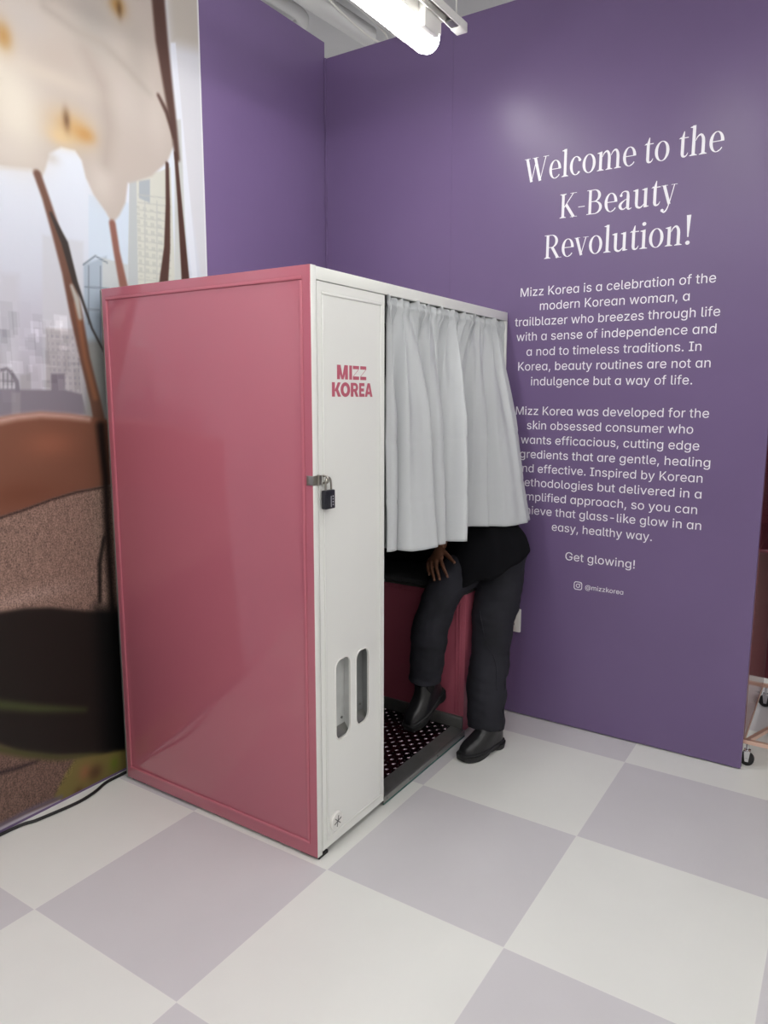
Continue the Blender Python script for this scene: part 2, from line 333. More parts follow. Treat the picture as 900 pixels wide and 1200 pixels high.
# ------------------------------------------------------------ printed mural on the left partition
MURAL = [
 ('P',[(-0.517,1.836),(0.166,1.906),(0.137,1.437),(-0.549,1.458)],(198,198,210),0.12),
 ('P',[(-0.53,1.675),(0.154,1.707),(0.137,1.437),(-0.549,1.458)],(184,183,193),0.08),
 ('P',[(-0.178,2.119),(-0.016,2.124),(-0.058,1.507),(-0.223,1.509)],(206,208,216),0.01),
 ('P',[(-0.341,1.966),(-0.276,1.969),(-0.309,1.54),(-0.375,1.54)],(203,204,213),0.02),
 ('P',[(0.017,2.296),(0.198,2.305),(0.177,1.957),(-0.004,1.982)],(205,216,230),0.006),
 ('P',[(-0.022,2.041),(0.08,2.087),(0.063,1.638),(-0.042,1.635)],(172,184,198),0.008),
 ('P',[(0.061,2.078),(0.176,2.07),(0.169,1.956),(0.052,1.942)],(196,200,202),0.004),
 ('P',[(0.203,2.388),(0.41,2.49),(0.411,2.001),(0.17,1.972)],(208,208,198),0.004),
 ('P',[(0.203,2.388),(0.236,2.402),(0.219,1.978),(0.17,1.972)],(186,190,192),0.004),
 ('P',[(0.248,2.399),(0.302,2.418),(0.297,2.326),(0.244,2.334)],(172,178,184),0.003),
 ('G',[(0.23,2.305),(0.367,2.03)],(178,180,176),0.5,0.035,0.03),
 ('P',[(-0.188,1.799),(-0.038,1.805),(-0.058,1.507),(-0.209,1.509)],(190,188,192),0.006),
 ('G',[(-0.183,1.787),(-0.063,1.539)],(168,167,176),0.55,0.02,0.024),
 ('P',[(-0.366,1.649),(-0.342,1.655),(-0.32,1.639),(-0.303,1.61),(-0.3,1.569),(-0.373,1.569)],(135,132,142),0.004),
 ('P',[(-0.367,1.637),(-0.343,1.644),(-0.327,1.627),(-0.317,1.598),(-0.318,1.581),(-0.372,1.58)],(196,196,204),0.004),
 ('S',[(-0.355,1.644),(-0.36,1.577)],[0.004,0.004],(140,138,146),0.003),
 ('S',[(-0.34,1.644),(-0.345,1.577)],[0.004,0.004],(140,138,146),0.003),
 ('S',[(-0.325,1.644),(-0.33,1.578)],[0.004,0.004],(140,138,146),0.003),
 ('S',[(-0.37,1.609),(-0.316,1.607)],[0.004,0.004],(140,138,146),0.003),
 ('P',[(-0.296,1.628),(-0.258,1.635),(-0.263,1.569),(-0.3,1.569)],(176,174,180),0.005),
 ('P',[(-0.539,1.578),(-0.184,1.579),(-0.18,1.637),(-0.126,1.639),(-0.13,1.58),(-0.061,1.565),(-0.045,1.488),(-0.546,1.486)],(138,133,144),0.006),
 ('P',[(-0.331,1.569),(-0.3,1.569),(-0.306,1.492),(-0.337,1.493)],(152,148,156),0.006),
 ('P',[(-0.033,1.761),(0.08,1.785),(0.097,1.438),(-0.055,1.443)],(150,150,148),0.02),
 ('H',[(-0.353,1.825),(-0.032,1.565)],70),
 ('S',[(0.241,2.346),(0.403,2.366)],[0.004,0.004],(186,187,182),0.003),
 ('S',[(0.239,2.317),(0.401,2.335)],[0.004,0.004],(186,187,182),0.003),
 ('S',[(0.237,2.288),(0.4,2.304)],[0.004,0.004],(186,187,182),0.003),
 ('S',[(0.235,2.258),(0.398,2.274)],[0.004,0.004],(186,187,182),0.003),
 ('S',[(0.234,2.229),(0.396,2.243)],[0.004,0.004],(186,187,182),0.003),
 ('S',[(0.232,2.199),(0.395,2.212)],[0.004,0.004],(186,187,182),0.003),
 ('S',[(0.23,2.17),(0.393,2.181)],[0.004,0.004],(186,187,182),0.003),
 ('S',[(0.228,2.14),(0.392,2.15)],[0.004,0.004],(186,187,182),0.003),
 ('S',[(0.227,2.111),(0.39,2.119)],[0.004,0.004],(186,187,182),0.003),
 ('S',[(0.225,2.081),(0.388,2.088)],[0.004,0.004],(186,187,182),0.003),
 ('S',[(0.223,2.051),(0.387,2.057)],[0.004,0.004],(186,187,182),0.003),
 ('S',[(0.221,2.021),(0.385,2.026)],[0.004,0.004],(186,187,182),0.003),
 ('S',[(0.272,2.327),(0.253,1.989)],[0.006,0.006],(190,191,187),0.003),
 ('S',[(0.332,2.34),(0.313,1.996)],[0.006,0.006],(190,191,187),0.003),
 ('S',[(-0.022,2.041),(0.031,2.08),(0.082,2.063)],[0.005,0.005,0.005],(120,128,138),0.003),
 ('S',[(-0.0,2.038),(-0.015,1.825)],[0.005,0.005],(130,138,148),0.003),
 ('S',[(0.051,2.045),(0.033,1.766)],[0.005,0.005],(130,138,148),0.003),
 ('S',[(-0.02,1.961),(0.084,1.968)],[0.005,0.005],(130,138,148),0.003),
 ('S',[(-0.025,1.88),(0.078,1.884)],[0.005,0.005],(140,146,154),0.003),
 ('P',[(-0.574,2.844),(0.411,3.305),(0.393,2.988),(0.444,2.718),(0.432,2.583),(0.393,2.506),(0.312,2.433),(0.227,2.391),(0.194,2.377),(0.178,2.301),(0.148,2.25),(0.114,2.212),(0.087,2.25),(0.039,2.301),(0.01,2.354),(-0.004,2.41),(-0.029,2.438),(-0.083,2.435),(-0.132,2.4),(-0.148,2.35),(-0.163,2.318),(-0.183,2.308),(-0.206,2.33),(-0.267,2.318),(-0.314,2.314),(-0.625,2.269)],(190,178,169),0.008),
 ('P',[(0.477,3.336),(0.738,3.458),(0.673,1.958),(0.556,2.055),(0.475,2.527),(0.425,2.937),(0.43,3.19)],(214,214,220),0.02),
 ('P',[(0.411,3.305),(0.738,3.458),(0.62,3.009),(0.436,2.973)],(190,182,172),0.04),
 ('B',(-0.241,2.506),(0.1,0.16),(222,213,199),0.95),
 ('B',(-0.349,2.575),(0.12,0.14),(220,211,195),0.9),
 ('B',(-0.1,2.743),(0.14,0.1),(186,172,160),0.7),
 ('B',(0.078,2.895),(0.1,0.12),(168,161,154),0.75),
 ('B',(0.262,2.846),(0.06,0.14),(172,163,154),0.7),
 ('B',(0.213,2.677),(0.08,0.1),(198,188,180),0.6),
 ('B',(-0.187,2.817),(0.1,0.07),(188,180,174),0.7),
 ('B',(-0.034,2.512),(0.085,0.055),(206,164,104),0.8),
 ('B',(0.017,2.504),(0.04,0.025),(190,136,66),0.7),
 ('B',(-0.088,2.468),(0.05,0.03),(222,190,140),0.7),
 ('B',(-0.056,2.534),(0.014,0.035),(112,80,52),0.85),
 ('B',(-0.27,2.727),(0.03,0.045),(176,132,70),0.9),
 ('B',(0.187,3.009),(0.035,0.035),(160,116,54),0.85),
 ('B',(0.194,3.0),(0.012,0.03),(96,70,40),0.8),
 ('B',(-0.126,2.387),(0.03,0.02),(190,178,166),0.5),
 ('B',(0.078,2.35),(0.05,0.07),(212,202,194),0.6),
 ('S',[(-0.116,2.878),(0.006,2.85),(0.111,2.85),(0.22,2.801),(0.321,2.743)],[0.02,0.02,0.025,0.02,0.015],(172,162,152),0.025),
 ('P',[(0.436,2.973),(0.462,2.983),(0.489,2.632),(0.536,2.052),(0.507,2.049),(0.454,2.488)],(226,229,238),0.005),
 ('S',[(0.594,3.262),(0.589,2.66),(0.591,2.06)],[0.004,0.004,0.004],(232,232,236),0.004),
 ('P',[(0.442,2.684),(0.474,2.694),(0.478,2.045),(0.408,2.036)],(200,202,200),0.006),
 ('B',(-0.31,2.366),(0.14,0.05),(210,200,190),0.7),
 ('S',[(-0.372,2.294),(-0.267,2.318),(-0.206,2.327),(-0.182,2.314)],[0.008,0.008,0.008,0.008],(212,206,200),0.01),
 ('S',[(0.036,2.794),(0.101,2.7),(0.121,2.558),(0.098,2.43)],[0.03,0.05,0.05,0.03],(176,163,153),0.05),
 ('B',(0.354,2.658),(0.06,0.12),(204,194,186),0.6),
 ('B',(-0.106,2.659),(0.16,0.03),(212,200,184),0.5),
 ('S',[(0.378,3.168),(0.392,2.956),(0.413,2.805),(0.436,2.649),(0.448,2.537)],[0.0665,0.0646,0.0494,0.0342,0.0247],(84,58,50),0.012),
 ('S',[(0.363,2.75),(0.403,2.698),(0.434,2.616)],[0.014,0.0224,0.0168],(80,54,46),0.01),
 ('S',[(0.44,2.551),(0.452,2.352),(0.468,2.037)],[0.017,0.0238,0.0442],(78,50,42),0.006),
 ('S',[(0.393,2.499),(0.388,2.339),(0.375,2.168),(0.349,2.021)],[0.0175,0.0227,0.0315,0.0455],(80,54,46),0.006),
 ('S',[(0.114,2.212),(0.127,2.111),(0.151,1.986)],[0.0288,0.0288,0.0384],(142,96,84),0.008),
 ('S',[(-0.182,2.319),(-0.156,2.246),(-0.124,2.137),(-0.087,2.001),(-0.063,1.852),(-0.038,1.698),(-0.004,1.539),(0.028,1.34)],[0.029,0.029,0.0377,0.0493,0.0522,0.0435,0.0464,0.058],(112,78,64),0.008),
 ('S',[(-0.14,2.198),(-0.093,2.105),(-0.061,1.974),(-0.037,1.916),(-0.001,1.811),(0.045,1.728)],[0.0112,0.028,0.0224,0.0112,0.0084,0.007],(58,50,46),0.006),
 ('S',[(-0.06,1.895),(-0.038,1.698),(-0.004,1.552)],[0.0192,0.0192,0.0224],(146,98,72),0.01),
 ('S',[(-0.076,1.957),(-0.059,1.914),(-0.049,1.847)],[0.0128,0.0224,0.016],(184,180,172),0.008),
 ('P',[(-0.787,1.481),(-0.379,1.485),(-0.319,1.493),(-0.23,1.5),(-0.123,1.492),(-0.038,1.481),(0.044,1.466),(0.043,1.211),(-0.004,1.206),(-0.108,1.2),(-0.213,1.183),(-0.313,1.16),(-0.406,1.142),(-0.824,1.086)],(128,84,66),0.007),
 ('S',[(-0.788,1.466),(-0.38,1.473),(-0.319,1.484),(-0.23,1.491),(-0.123,1.483),(-0.038,1.471)],[0.02,0.018,0.016,0.016,0.016,0.014],(216,178,166),0.016),
 ('B',(-0.199,1.385),(0.1,0.05),(164,104,80),0.6),
 ('B',(-0.34,1.213),(0.15,0.05),(112,66,46),0.6),
 ('P',[(-0.824,1.086),(-0.406,1.142),(-0.313,1.16),(-0.213,1.183),(-0.108,1.2),(-0.004,1.206),(0.051,1.207),(0.075,0.413),(-0.858,0.722)],(142,116,104),0.005),
 ('S',[(-0.824,1.081),(-0.407,1.139),(-0.313,1.157),(-0.213,1.18),(-0.108,1.197),(0.012,1.204)],[0.007,0.007,0.007,0.007,0.007,0.007],(44,28,24),0.006),
 ('W',[(-0.824,1.086),(-0.406,1.142),(-0.213,1.183),(-0.004,1.206),(0.051,1.207),(0.049,0.67),(-0.242,0.782),(-0.432,0.816),(-0.843,0.879)]),
 ('B',(-0.337,0.84),(0.2,0.03),(178,152,141),0.6),
 ('S',[(0.012,1.441),(0.022,1.24),(0.018,1.07),(0.017,0.932),(0.019,0.703)],[0.035,0.03,0.03,0.03,0.03],(30,20,18),0.02),
 ('S',[(-0.001,1.005),(-0.027,0.906),(-0.037,0.752)],[0.012,0.016,0.014],(24,18,16),0.01),
 ('P',[(-0.86,0.696),(0.114,0.363),(0.094,0.025),(-0.213,-0.0),(-0.292,0.003),(-0.496,0.011),(-0.928,-0.033)],(112,88,78),0.01),
 ('P',[(-0.845,0.853),(-0.433,0.807),(-0.34,0.799),(-0.242,0.778),(-0.103,0.73),(0.132,0.656),(0.137,0.006),(0.013,0.091),(-0.142,0.151),(-0.284,0.209),(-0.412,0.282),(-0.47,0.333),(-0.87,0.59)],(30,25,21),0.012),
 ('S',[(-0.864,0.656),(-0.459,0.476),(-0.336,0.417),(-0.13,0.333)],[0.0288,0.0336,0.0312,0.0144],(66,72,42),0.018),
 ('S',[(-0.872,0.563),(-0.472,0.314),(-0.381,0.255),(-0.25,0.184),(-0.067,0.118)],[0.018,0.021,0.021,0.018,0.015],(74,76,38),0.016),
 ('P',[(-0.058,0.733),(0.133,0.671),(0.095,0.04),(-0.067,0.111)],(8,7,7),0.05),
 ('W',[(-0.875,0.531),(-0.474,0.289),(-0.351,0.222),(-0.18,0.146),(-0.205,0.104),(-0.289,0.037),(-0.493,0.042),(-0.925,-0.006)]),
 ('S',[(-0.755,0.267),(-0.479,0.226),(-0.404,0.215),(-0.338,0.209)],[0.012,0.012,0.01,0.004],(40,28,32),0.012),
 ('P',[(-0.187,0.15),(0.055,0.089),(0.057,-0.016),(-0.116,-0.029),(-0.256,0.01),(-0.282,0.038),(-0.234,0.107)],(124,112,62),0.012),
 ('B',(-0.147,0.077),(0.03,0.035),(150,104,70),0.9),
 ('B',(-0.102,0.057),(0.03,0.03),(84,54,36),0.8),
 ('B',(-0.182,0.01),(0.02,0.02),(90,60,38),0.7),
 ('B',(-0.014,0.054),(0.02,0.03),(104,118,40),0.9),
 ('S',[(-0.924,0.008),(-0.494,0.03),(-0.365,0.034),(-0.255,0.024)],[0.016,0.016,0.014,0.01],(108,98,116),0.012),
 ('S',[(-0.926,-0.011),(-0.495,0.017),(-0.399,0.017),(-0.263,0.01)],[0.0132,0.0132,0.0132,0.0088],(206,202,214),0.006),
]

def paint_mural():
    y0, y1, z0, z1 = -2.6, 0.5935, 0.012, 3.352
    nz = 640
    Yg, Zg = np.meshgrid(np.r_[np.linspace(y0, -.56, 110, endpoint=False), np.linspace(-.56, y1, 370)], np.linspace(z0, z1, nz))
    ny = Yg.shape[1]
    Yf, Zf = Yg.ravel(), Zg.ravel()
    t = np.clip((Zf - 1.5) / 1.1, 0, 1)[:, None]
    C = np.array([196, 198, 210.]) * (1-t) + np.array([226, 232, 243.]) * t
    wv = np.zeros(len(Yf))
    def sd(poly):
        d2 = np.full(len(Yf), 1e9); ins = np.zeros(len(Yf), bool)
        n = len(poly)
        for i in range(n):
            ax, ay = poly[i]; bx, by = poly[(i+1) % n]
            ex, ey = bx-ax, by-ay
            px, py = Yf-ax, Zf-ay
            h = np.clip((px*ex+py*ey)/max(ex*ex+ey*ey, 1e-12), 0, 1)
            d2 = np.minimum(d2, (px-ex*h)**2 + (py-ey*h)**2)
            cond = (ay > Zf) != (by > Zf)
            ins ^= cond & (Yf < ex*(Zf-ay)/(ey if abs(ey) > 1e-9 else 1e-9) + ax)
        return np.where(ins, -1, 1)*np.sqrt(d2)
    def sm(d, b):
        x = np.clip(.5 - d/(2*b), 0, 1); return x*x*(3-2*x)
    for s in MURAL:
        k = s[0]
        if k == 'P': a = sm(sd(s[1]), max(s[3], .004)); c = s[2]
        elif k == 'H':                     # hazy far streets: many faint blocks and roof lines
            rs = np.random.RandomState(11); (ya, za), (yb, zb) = s[1]
            for _ in range(s[2]):
                cy, cz = rs.uniform(ya, yb), zb+(za-zb)*rs.rand()**.7
                hy, hz = rs.uniform(.006, .028), rs.uniform(.004, .03)*(1 if rs.rand() < .6 else 2.2)
                g = rs.uniform(-22, 22)
                a = .75*((abs(Yf-cy) < hy) & (abs(Zf-cz) < hz)).astype(float)
                C += (a*g)[:, None]
            continue
        elif k == 'W': wv = np.maximum(wv, sm(sd(s[1]), .01)); continue
        elif k == 'B':
            (cy, cz), (ry, rz), c, am = s[1:]
            a = am*np.exp(-(((Yf-cy)/ry)**2 + ((Zf-cz)/rz)**2))
        elif k == 'S':
            pts, ws, c, bl = s[1:]
            a = np.zeros(len(Yf))
            for (p, q, wa, wb) in zip(pts[:-1], pts[1:], ws[:-1], ws[1:]):
                ex, ey = q[0]-p[0], q[1]-p[1]; px, py = Yf-p[0], Zf-p[1]
                h = np.clip((px*ex+py*ey)/max(ex*ex+ey*ey, 1e-12), 0, 1)
                d = np.sqrt((px-ex*h)**2+(py-ey*h)**2) - .5*(wa+(wb-wa)*h)
                a = np.maximum(a, sm(d, max(bl, .004)))
        elif k == 'G':
            (p, q), c, am, sy, sz = s[1], s[2], s[3], s[4], s[5]
            inside = (Yf > min(p[0], q[0])) & (Yf < max(p[0], q[0])) & (Zf > min(p[1], q[1])) & (Zf < max(p[1], q[1]))
            a = am*(inside & ((Yf/sy) % 1 > .45) & ((Zf/sz) % 1 > .5))
        a = a[:, None]
        C = C*(1-a) + np.array(c, float)*a
    # white border of the print along its free edge
    a = sm(-(Yf-(y1-.008)), .003)[:, None]; C = C*(1-a) + np.array([228, 228, 232.])*a
    rgb = np.clip(lin(C)*MURAL_K, 0, .92)
    vs = np.column_stack([np.full(len(Yf), WX+.0025), Yf, Zf])
    idx = np.arange(ny*nz).reshape(nz, ny)
    F = np.column_stack([idx[:-1, :-1].ravel(), idx[:-1, 1:].ravel(), idx[1:, 1:].ravel(), idx[1:, :-1].ravel()])
    me = bpy.data.meshes.new('wall_mural')
    nv = len(vs)
    # rim back to the wall so that the sheet has thickness
    rim = np.concatenate([idx[0, :], idx[1:, -1], idx[-1, -2::-1], idx[-2:0:-1, 0]])
    back = vs[rim].copy(); back[:, 0] = WX+.0002
    V = np.vstack([vs, back]); k = len(rim); bi = nv+np.arange(k)
    RF = np.column_stack([rim, bi, np.roll(bi, -1), np.roll(rim, -1)])
    F = np.vstack([F, RF])
    me.from_pydata(V.tolist(), [], F.tolist()); me.update()
    at = me.color_attributes.new('print', 'FLOAT_COLOR', 'POINT')
    full = np.ones((len(V), 4)); full[:nv, :3] = rgb; full[nv:, :3] = .7; full[:nv, 3] = wv
    at.data.foreach_set('color', full.ravel().astype(np.float32))
    m = bpy.data.materials.new('printed_mural'); m.use_nodes = True; nt = m.node_tree; N = nt.nodes; Lk = nt.links
    b = N['Principled BSDF']; ca = N.new('ShaderNodeVertexColor'); ca.layer_name = 'print'
    tc = N.new('ShaderNodeTexCoord'); ck = N.new('ShaderNodeTexNoise'); ck.inputs['Scale'].default_value = 190; ck.inputs['Detail'].default_value = 1
    mp = N.new('ShaderNodeMapping'); mp.inputs['Scale'].default_value = (1, 1.0, .9); Lk.new(tc.outputs['Object'], mp.inputs['Vector']); Lk.new(mp.outputs[0], ck.inputs['Vector'])
    wa = N.new('ShaderNodeTexNoise'); wa.inputs['Scale'].default_value = 18; wa.inputs['Detail'].default_value = 2
    mp2 = N.new('ShaderNodeMapping'); mp2.inputs['Scale'].default_value = (1, 5, 1.5); Lk.new(tc.outputs['Object'], mp2.inputs['Vector']); Lk.new(mp2.outputs[0], wa.inputs['Vector'])
    add = N.new('ShaderNodeMath'); add.operation = 'MULTIPLY_ADD'; Lk.new(wa.outputs['Fac'], add.inputs[0]); add.inputs[1].default_value = .45; Lk.new(ck.outputs['Fac'], add.inputs[2])
    mr = N.new('ShaderNodeMapRange'); mr.inputs['From Min'].default_value = .45; mr.inputs['From Max'].default_value = 1.0
    mr.inputs['To Min'].default_value = .45; mr.inputs['To Max'].default_value = 1.6; Lk.new(add.outputs[0], mr.inputs['Value'])
    mx = N.new('ShaderNodeMix'); mx.data_type = 'FLOAT'; mx.inputs[2].default_value = 1.0
    Lk.new(ca.outputs['Alpha'], mx.inputs[0]); Lk.new(mr.outputs[0], mx.inputs[3])
    sc = N.new('ShaderNodeVectorMath'); sc.operation = 'SCALE'; Lk.new(ca.outputs['Color'], sc.inputs[0]); Lk.new(mx.outputs[0], sc.inputs['Scale'])
    Lk.new(sc.outputs[0], b.inputs['Base Color']); b.inputs['Roughness'].default_value = .5; b.inputs['Specular IOR Level'].default_value = .3
    o = link_mesh('wall_mural', me, m)
    tag(o, 'large printed mural of pale orchids, hazy city and brown woven sofa on left wall', 'mural')
MURAL_K = .86
paint_mural()

# ------------------------------------------------------------ ceiling fittings and lamps
def tube_light(x, y0, y1, z, label, group=None, src=None):
    root = empty('tube_light', (x, y1, z), label, 'light', group)
    r = .056
    n = 20
    rings = []
    ys = [(y1+.0, .35), (y1-.006, .62), (y1-.02, .86), (y1-.05, 1.0), (y0+.05, 1.0), (y0+.02, .86), (y0, .5)]
    for yy, k in ys:
        # rounded lower half, straight upper sides
        ring = []
        for j in range(n+1):
            a = PI + PI*j/n
            ring.append((x + r*k*math.cos(a), yy, z + r*k*math.sin(a)))
        ring += [(x + r*k, yy, z + .008*k), (x - r*k, yy, z + .008*k)]
        rings.append(ring)
    MB().rings(rings).build('diffuser', M['lamp'], root, 60)
    h = MB(); h.box((x-.058, y0+.03, z+.006), (x+.058, y1-.02, z+.075), .006)
    h.build('housing', M['white_plastic'], root, 40)
    for k, yy in enumerate((y1-.15, y0+.25)):
        c = MB()
        c.box((x-.070, yy-.045, z-.020), (x-.054, yy+.045, z+.085), .002)
        c.box((x+.054, yy-.055, z-.034), (x+.088, yy+.055, z+.088), .003)
        c.box((x-.064, yy-.045, z+.078), (x+.064, yy+.045, z+.09), .003)
        c.box((x-.03, yy-.02, z+.088), (x+.03, yy+.02, z+.105), .004)
        clip = c.build('end_clip', M['white_plastic'], root, 40)
        for q in (-1, 1):
            MB().tube([(x+.03*q, yy, z+.09), (x+.014*q, yy, z+.2), (x+.006*q, yy, 3.751)], .0045, 8).build('hanging_wire', M['white_plastic'], root, 60)
    return root
tube_light(-.186, -.45, 1.035, 2.99, 'lit white tube light hanging in front of the purple wall top', 'tube lights')
for x, y0, y1 in ((-.186, -2.2, -.75), (-.186, -4.0, -2.5), (.74, -.95, .55), (.74, -2.65, -1.15), (.74, -4.3, -2.8),
                  (2.6, -.55, .95), (2.6, -2.35, -.85), (2.6, -4.2, -2.7), (4.0, -2.35, -.85), (4.0, -.55, .95), (4.0, -4.2, -2.7), (2.2, 2.4, 3.9), (.6, 2.3, 3.8), (-.9, 2.3, 3.8), (-2.4, 2.3, 3.8), (-2.4, .3, 1.8)):  # unseen; outermost row and those behind partitions added to brighten door and ceiling
    tube_light(x, y0, y1, 2.99, 'white tube light out of view, in rows partly added to brighten the scene', 'tube lights over the shop')

# lighting track ending near the tube
t = empty('lighting_track', (-.06, 1.04, 3.04), 'white lighting track with a square end cap beside the lit tube', 'track')
tx, tz, ty = -.072, 3.045, 1.085
b = MB()
b.box((tx-.022, -.6, tz), (tx+.022, ty-.02, tz+.006)); 
b.box((tx-.022, -.6, tz-.026), (tx-.016, ty-.02, tz+.001)); b.box((tx+.016, -.6, tz-.026), (tx+.022, ty-.02, tz+.001))
b.build('rail', M['white_plastic'], t)
MB().box((tx-.012, -.6, tz-.004), (tx+.012, ty-.06, tz-.0005)).build('conductor_groove', M['alu_dark'], t)
MB().box((tx-.024, ty-.06, tz-.030), (tx+.024, ty, tz+.008), .003).build('end_cap', M['white_plastic'], t, 40)
MB().box((tx-.016, ty-.12, tz-.029), (tx+.016, ty-.062, tz-.020), .002).build('contact_clip', M['alu'], t, 40)
MB().tube([(tx, ty-.05, tz+.006), (tx+.01, ty-.08, tz+.2), (tx+.02, ty-.12, 3.751)], .003, 8).build('hanging_wire', M['white_plastic'], t, 60)
MB().tube([(tx, .1, tz+.004), (tx, .1, 3.751)], .003, 8).build('hanging_wire', M['white_plastic'], t, 60)

# pipes under the ceiling
def pipe(pts, r, label):
    tag(MB().tube([tuple(p) for p in catmull(pts, 24)], r, 18).build('ceiling_pipe', M['pipe'], None, 60), label, 'pipe', None)
b = MB(); b.tube([(-1.24, -.2, 3.66), (-1.215, 1.456, 3.64), (-1.17, 2.02, 3.63)], .055, 20)
o = b.build('ceiling_pipe', M['pipe'], None, 60); tag(o, 'thick grey painted pipe running under ceiling above purple corner', 'pipe')
pts = [(-1.40, -.2, 3.66), (-1.40, 1.3, 3.66), (-1.39, 1.62, 3.66), (-1.42, 1.72, 3.66), (-1.52, 1.76, 3.66), (-1.9, 1.76, 3.66)]
o = MB().tube([tuple(p) for p in catmull(pts, 30)], .035, 16).build('ceiling_pipe', M['pipe'], None, 60)
tag(o, 'thinner bent pipe beside the thick pipe, nearest the left wall', 'pipe')
b = MB(); b.box((-1.02, -.2, 3.60), (-.80, 2.35, 3.75), .006); o = b.build('ceiling_duct', M['pipe'], None, 40)
tag(o, 'grey boxed duct along the ceiling between pipe and tube light', 'duct')
pts = [(-1.12, 1.3, 3.745), (-1.08, 1.50, 3.60), (-1.06, 1.78, 3.545), (-1.06, 1.98, 3.555), (-1.04, 2.0, 3.60), (-1.05, 1.8, 3.64), (-1.06, 1.62, 3.70), (-1.06, 1.55, 3.748)]
o = MB().tube([tuple(p) for p in catmull(pts, 50)], .006, 8).build('ceiling_cable', M['white_plastic'], None, 60)
tag(o, 'thin white cable looping down beside the ceiling pipe', 'cable')

# ============================================================ PHOTO BOOTH
booth = empty('photo_booth', (-.49, .72, 0), 'tall pink and white photo booth with a curtained opening, standing in the purple corner', 'photo booth')
Z0 = .012
OY0, OY1 = .408, 1.432                                  # curtained opening
# pink end panel with raised mouldings
side = MB().box((-BX, -.001, Z0), (-.0015, .02, BZ + .001), .002, 2).build('side_panel', M['pink'], booth, 40)
def bead(mb, plane, val, u0, v0, u1, v1, wd, rise):
    """raised rectangular moulding ring on plane y=val (facing -y) or x=val (facing +x)"""
    for (a0, b0, a1, b1) in ((u0, v1-wd, u1, v1), (u0, v0, u1, v0+wd), (u0, v0+wd, u0+wd, v1-wd), (u1-wd, v0+wd, u1, v1-wd)):
        if plane == 'y': mb.box((a0, val-rise, b0), (a1, val+.001, b1), min(rise*.8, wd*.4), 2)
        else: mb.box((val-.001, a0, b0), (val+rise, a1, b1), min(rise*.8, wd*.4), 2)
b = MB(); bead(b, 'y', -.001, -BX+.026, .055, -.030, BZ-.030, .012, .004)
b.build('moulding', M['pink_bead'], side, 40)
b = MB()
for p in ((-BX+.001, 0, -.9), ):
    b.box((-BX-.003, -.002, Z0), (-BX+.006, .03, BZ-.002), .001)
b.build('back_edge_strip', M['alu'], booth)
# roof, back, far end, machine wall
MB().box((-BX, .0205, BZ-.018), (-.002, BY, BZ), .003, 2).build('roof', M['white'], booth, 40)
MB().box((-BX, .02, Z0), (-BX+.018, BY, BZ-.018)).build('back_panel', M['inside'], booth)
MB().box((-BX+.018, BY-.018, Z0), (-.03, BY, BZ-.018)).build('end_panel', M['inside'], booth)
MB().box((-BX+.018, .388, Z0), (-.03, .406, BZ-.018)).build('machine_wall', M['inside'], booth)
# white frame around the front
b = MB()
b.box((-.03, .0012, Z0), (0, .026, BZ+.0005), .001)
b.box((-.03, .0262, BZ-.040), (0, BY, BZ-.001), .002)
b.box((-.03, BY-.018, Z0), (0, BY, BZ-.0405), .002)
b.build('front_frame', M['white'], booth, 40)
# white front door with two dispensing slots
DY0, DY1, DZ0, DZ1 = .030, .4055, .022, BZ-.043
s1 = (.107, .388, .192, .676); s2 = (.226, .396, .304, .672)
door = filled([(DY0, DZ0), (DY1, DZ0), (DY1, DZ1), (DY0, DZ1)], [rrect(*s1, .030), rrect(*s2, .030)], 0, -.008, .0, 'front_door', M['white'], booth, 40, .0012)
b = MB(); bead(b, 'x', 0, DY0+.020, DZ0+.030, DY1-.020, DZ1-.028, .010, .0035); b.build('moulding', M['white'], door, 40)
def slot(s, m, name):
    u0, v0, u1, v1 = s
    d = -.034
    x0 = -.0075
    b = MB()
    b.box((d, u0-.006, v0-.006), (d+.004, u1+.006, v1+.006))
    b.box((d, u0-.010, v0-.006), (x0, u0-.004, v1+.006)); b.box((d, u1+.004, v0-.006), (x0, u1+.010, v1+.006))
    b.box((d, u0-.006, v1+.002), (x0, u1+.006, v1+.008)); b.box((d, u0-.006, v0-.008), (x0, u1+.006, v0-.002))
    o = b.build(name, m, door)
    # sloped chute lip and two screws
    c = MB(); c.obox((d+.014, (u0+u1)/2, v0+.016), (.010, 0, -.014), (0, (u1-u0)/2+.003, 0), (.0006, 0, .0016)); c.build('chute_lip', M['alu'], o)
    for uu in (u0+.018, u1-.014): MB().cyl((d+.004, uu, v0+.055), (d+.007, uu, v0+.055), .0045, 12).build('screw', M['alu_dark'], o)
    # rolled rim round the cut-out
    rim = rrect(u0-.001, v0-.001, u1+.001, v1+.001, .031, 8)
    c = MB(); R = []
    for (u, v) in rim:
        cu, cv = (u0+u1)/2, (v0+v1)/2
        R.append((u, v))
    k = len(R); rings = []
    for i in range(k):
        p = R[i]; a = R[i-1]; q = R[(i+1) % k]
        t = Vector((0, q[0]-a[0], q[1]-a[1])).normalized(); nrm = t.cross(Vector((1, 0, 0)))
        rings.append([Vector((0, p[0], p[1])) + nrm*(.003*math.cos(2*PI*j/8)) + Vector((1, 0, 0))*(.003*math.sin(2*PI*j/8)) for j in range(8)])
    rings.append(rings[0]); c.rings(rings, False, False); c.build('slot_rim', M['white_plastic'], o, 60)
slot(s1, M['slot'], 'photo_slot'); slot(s2, M['slot_dark'], 'photo_slot')
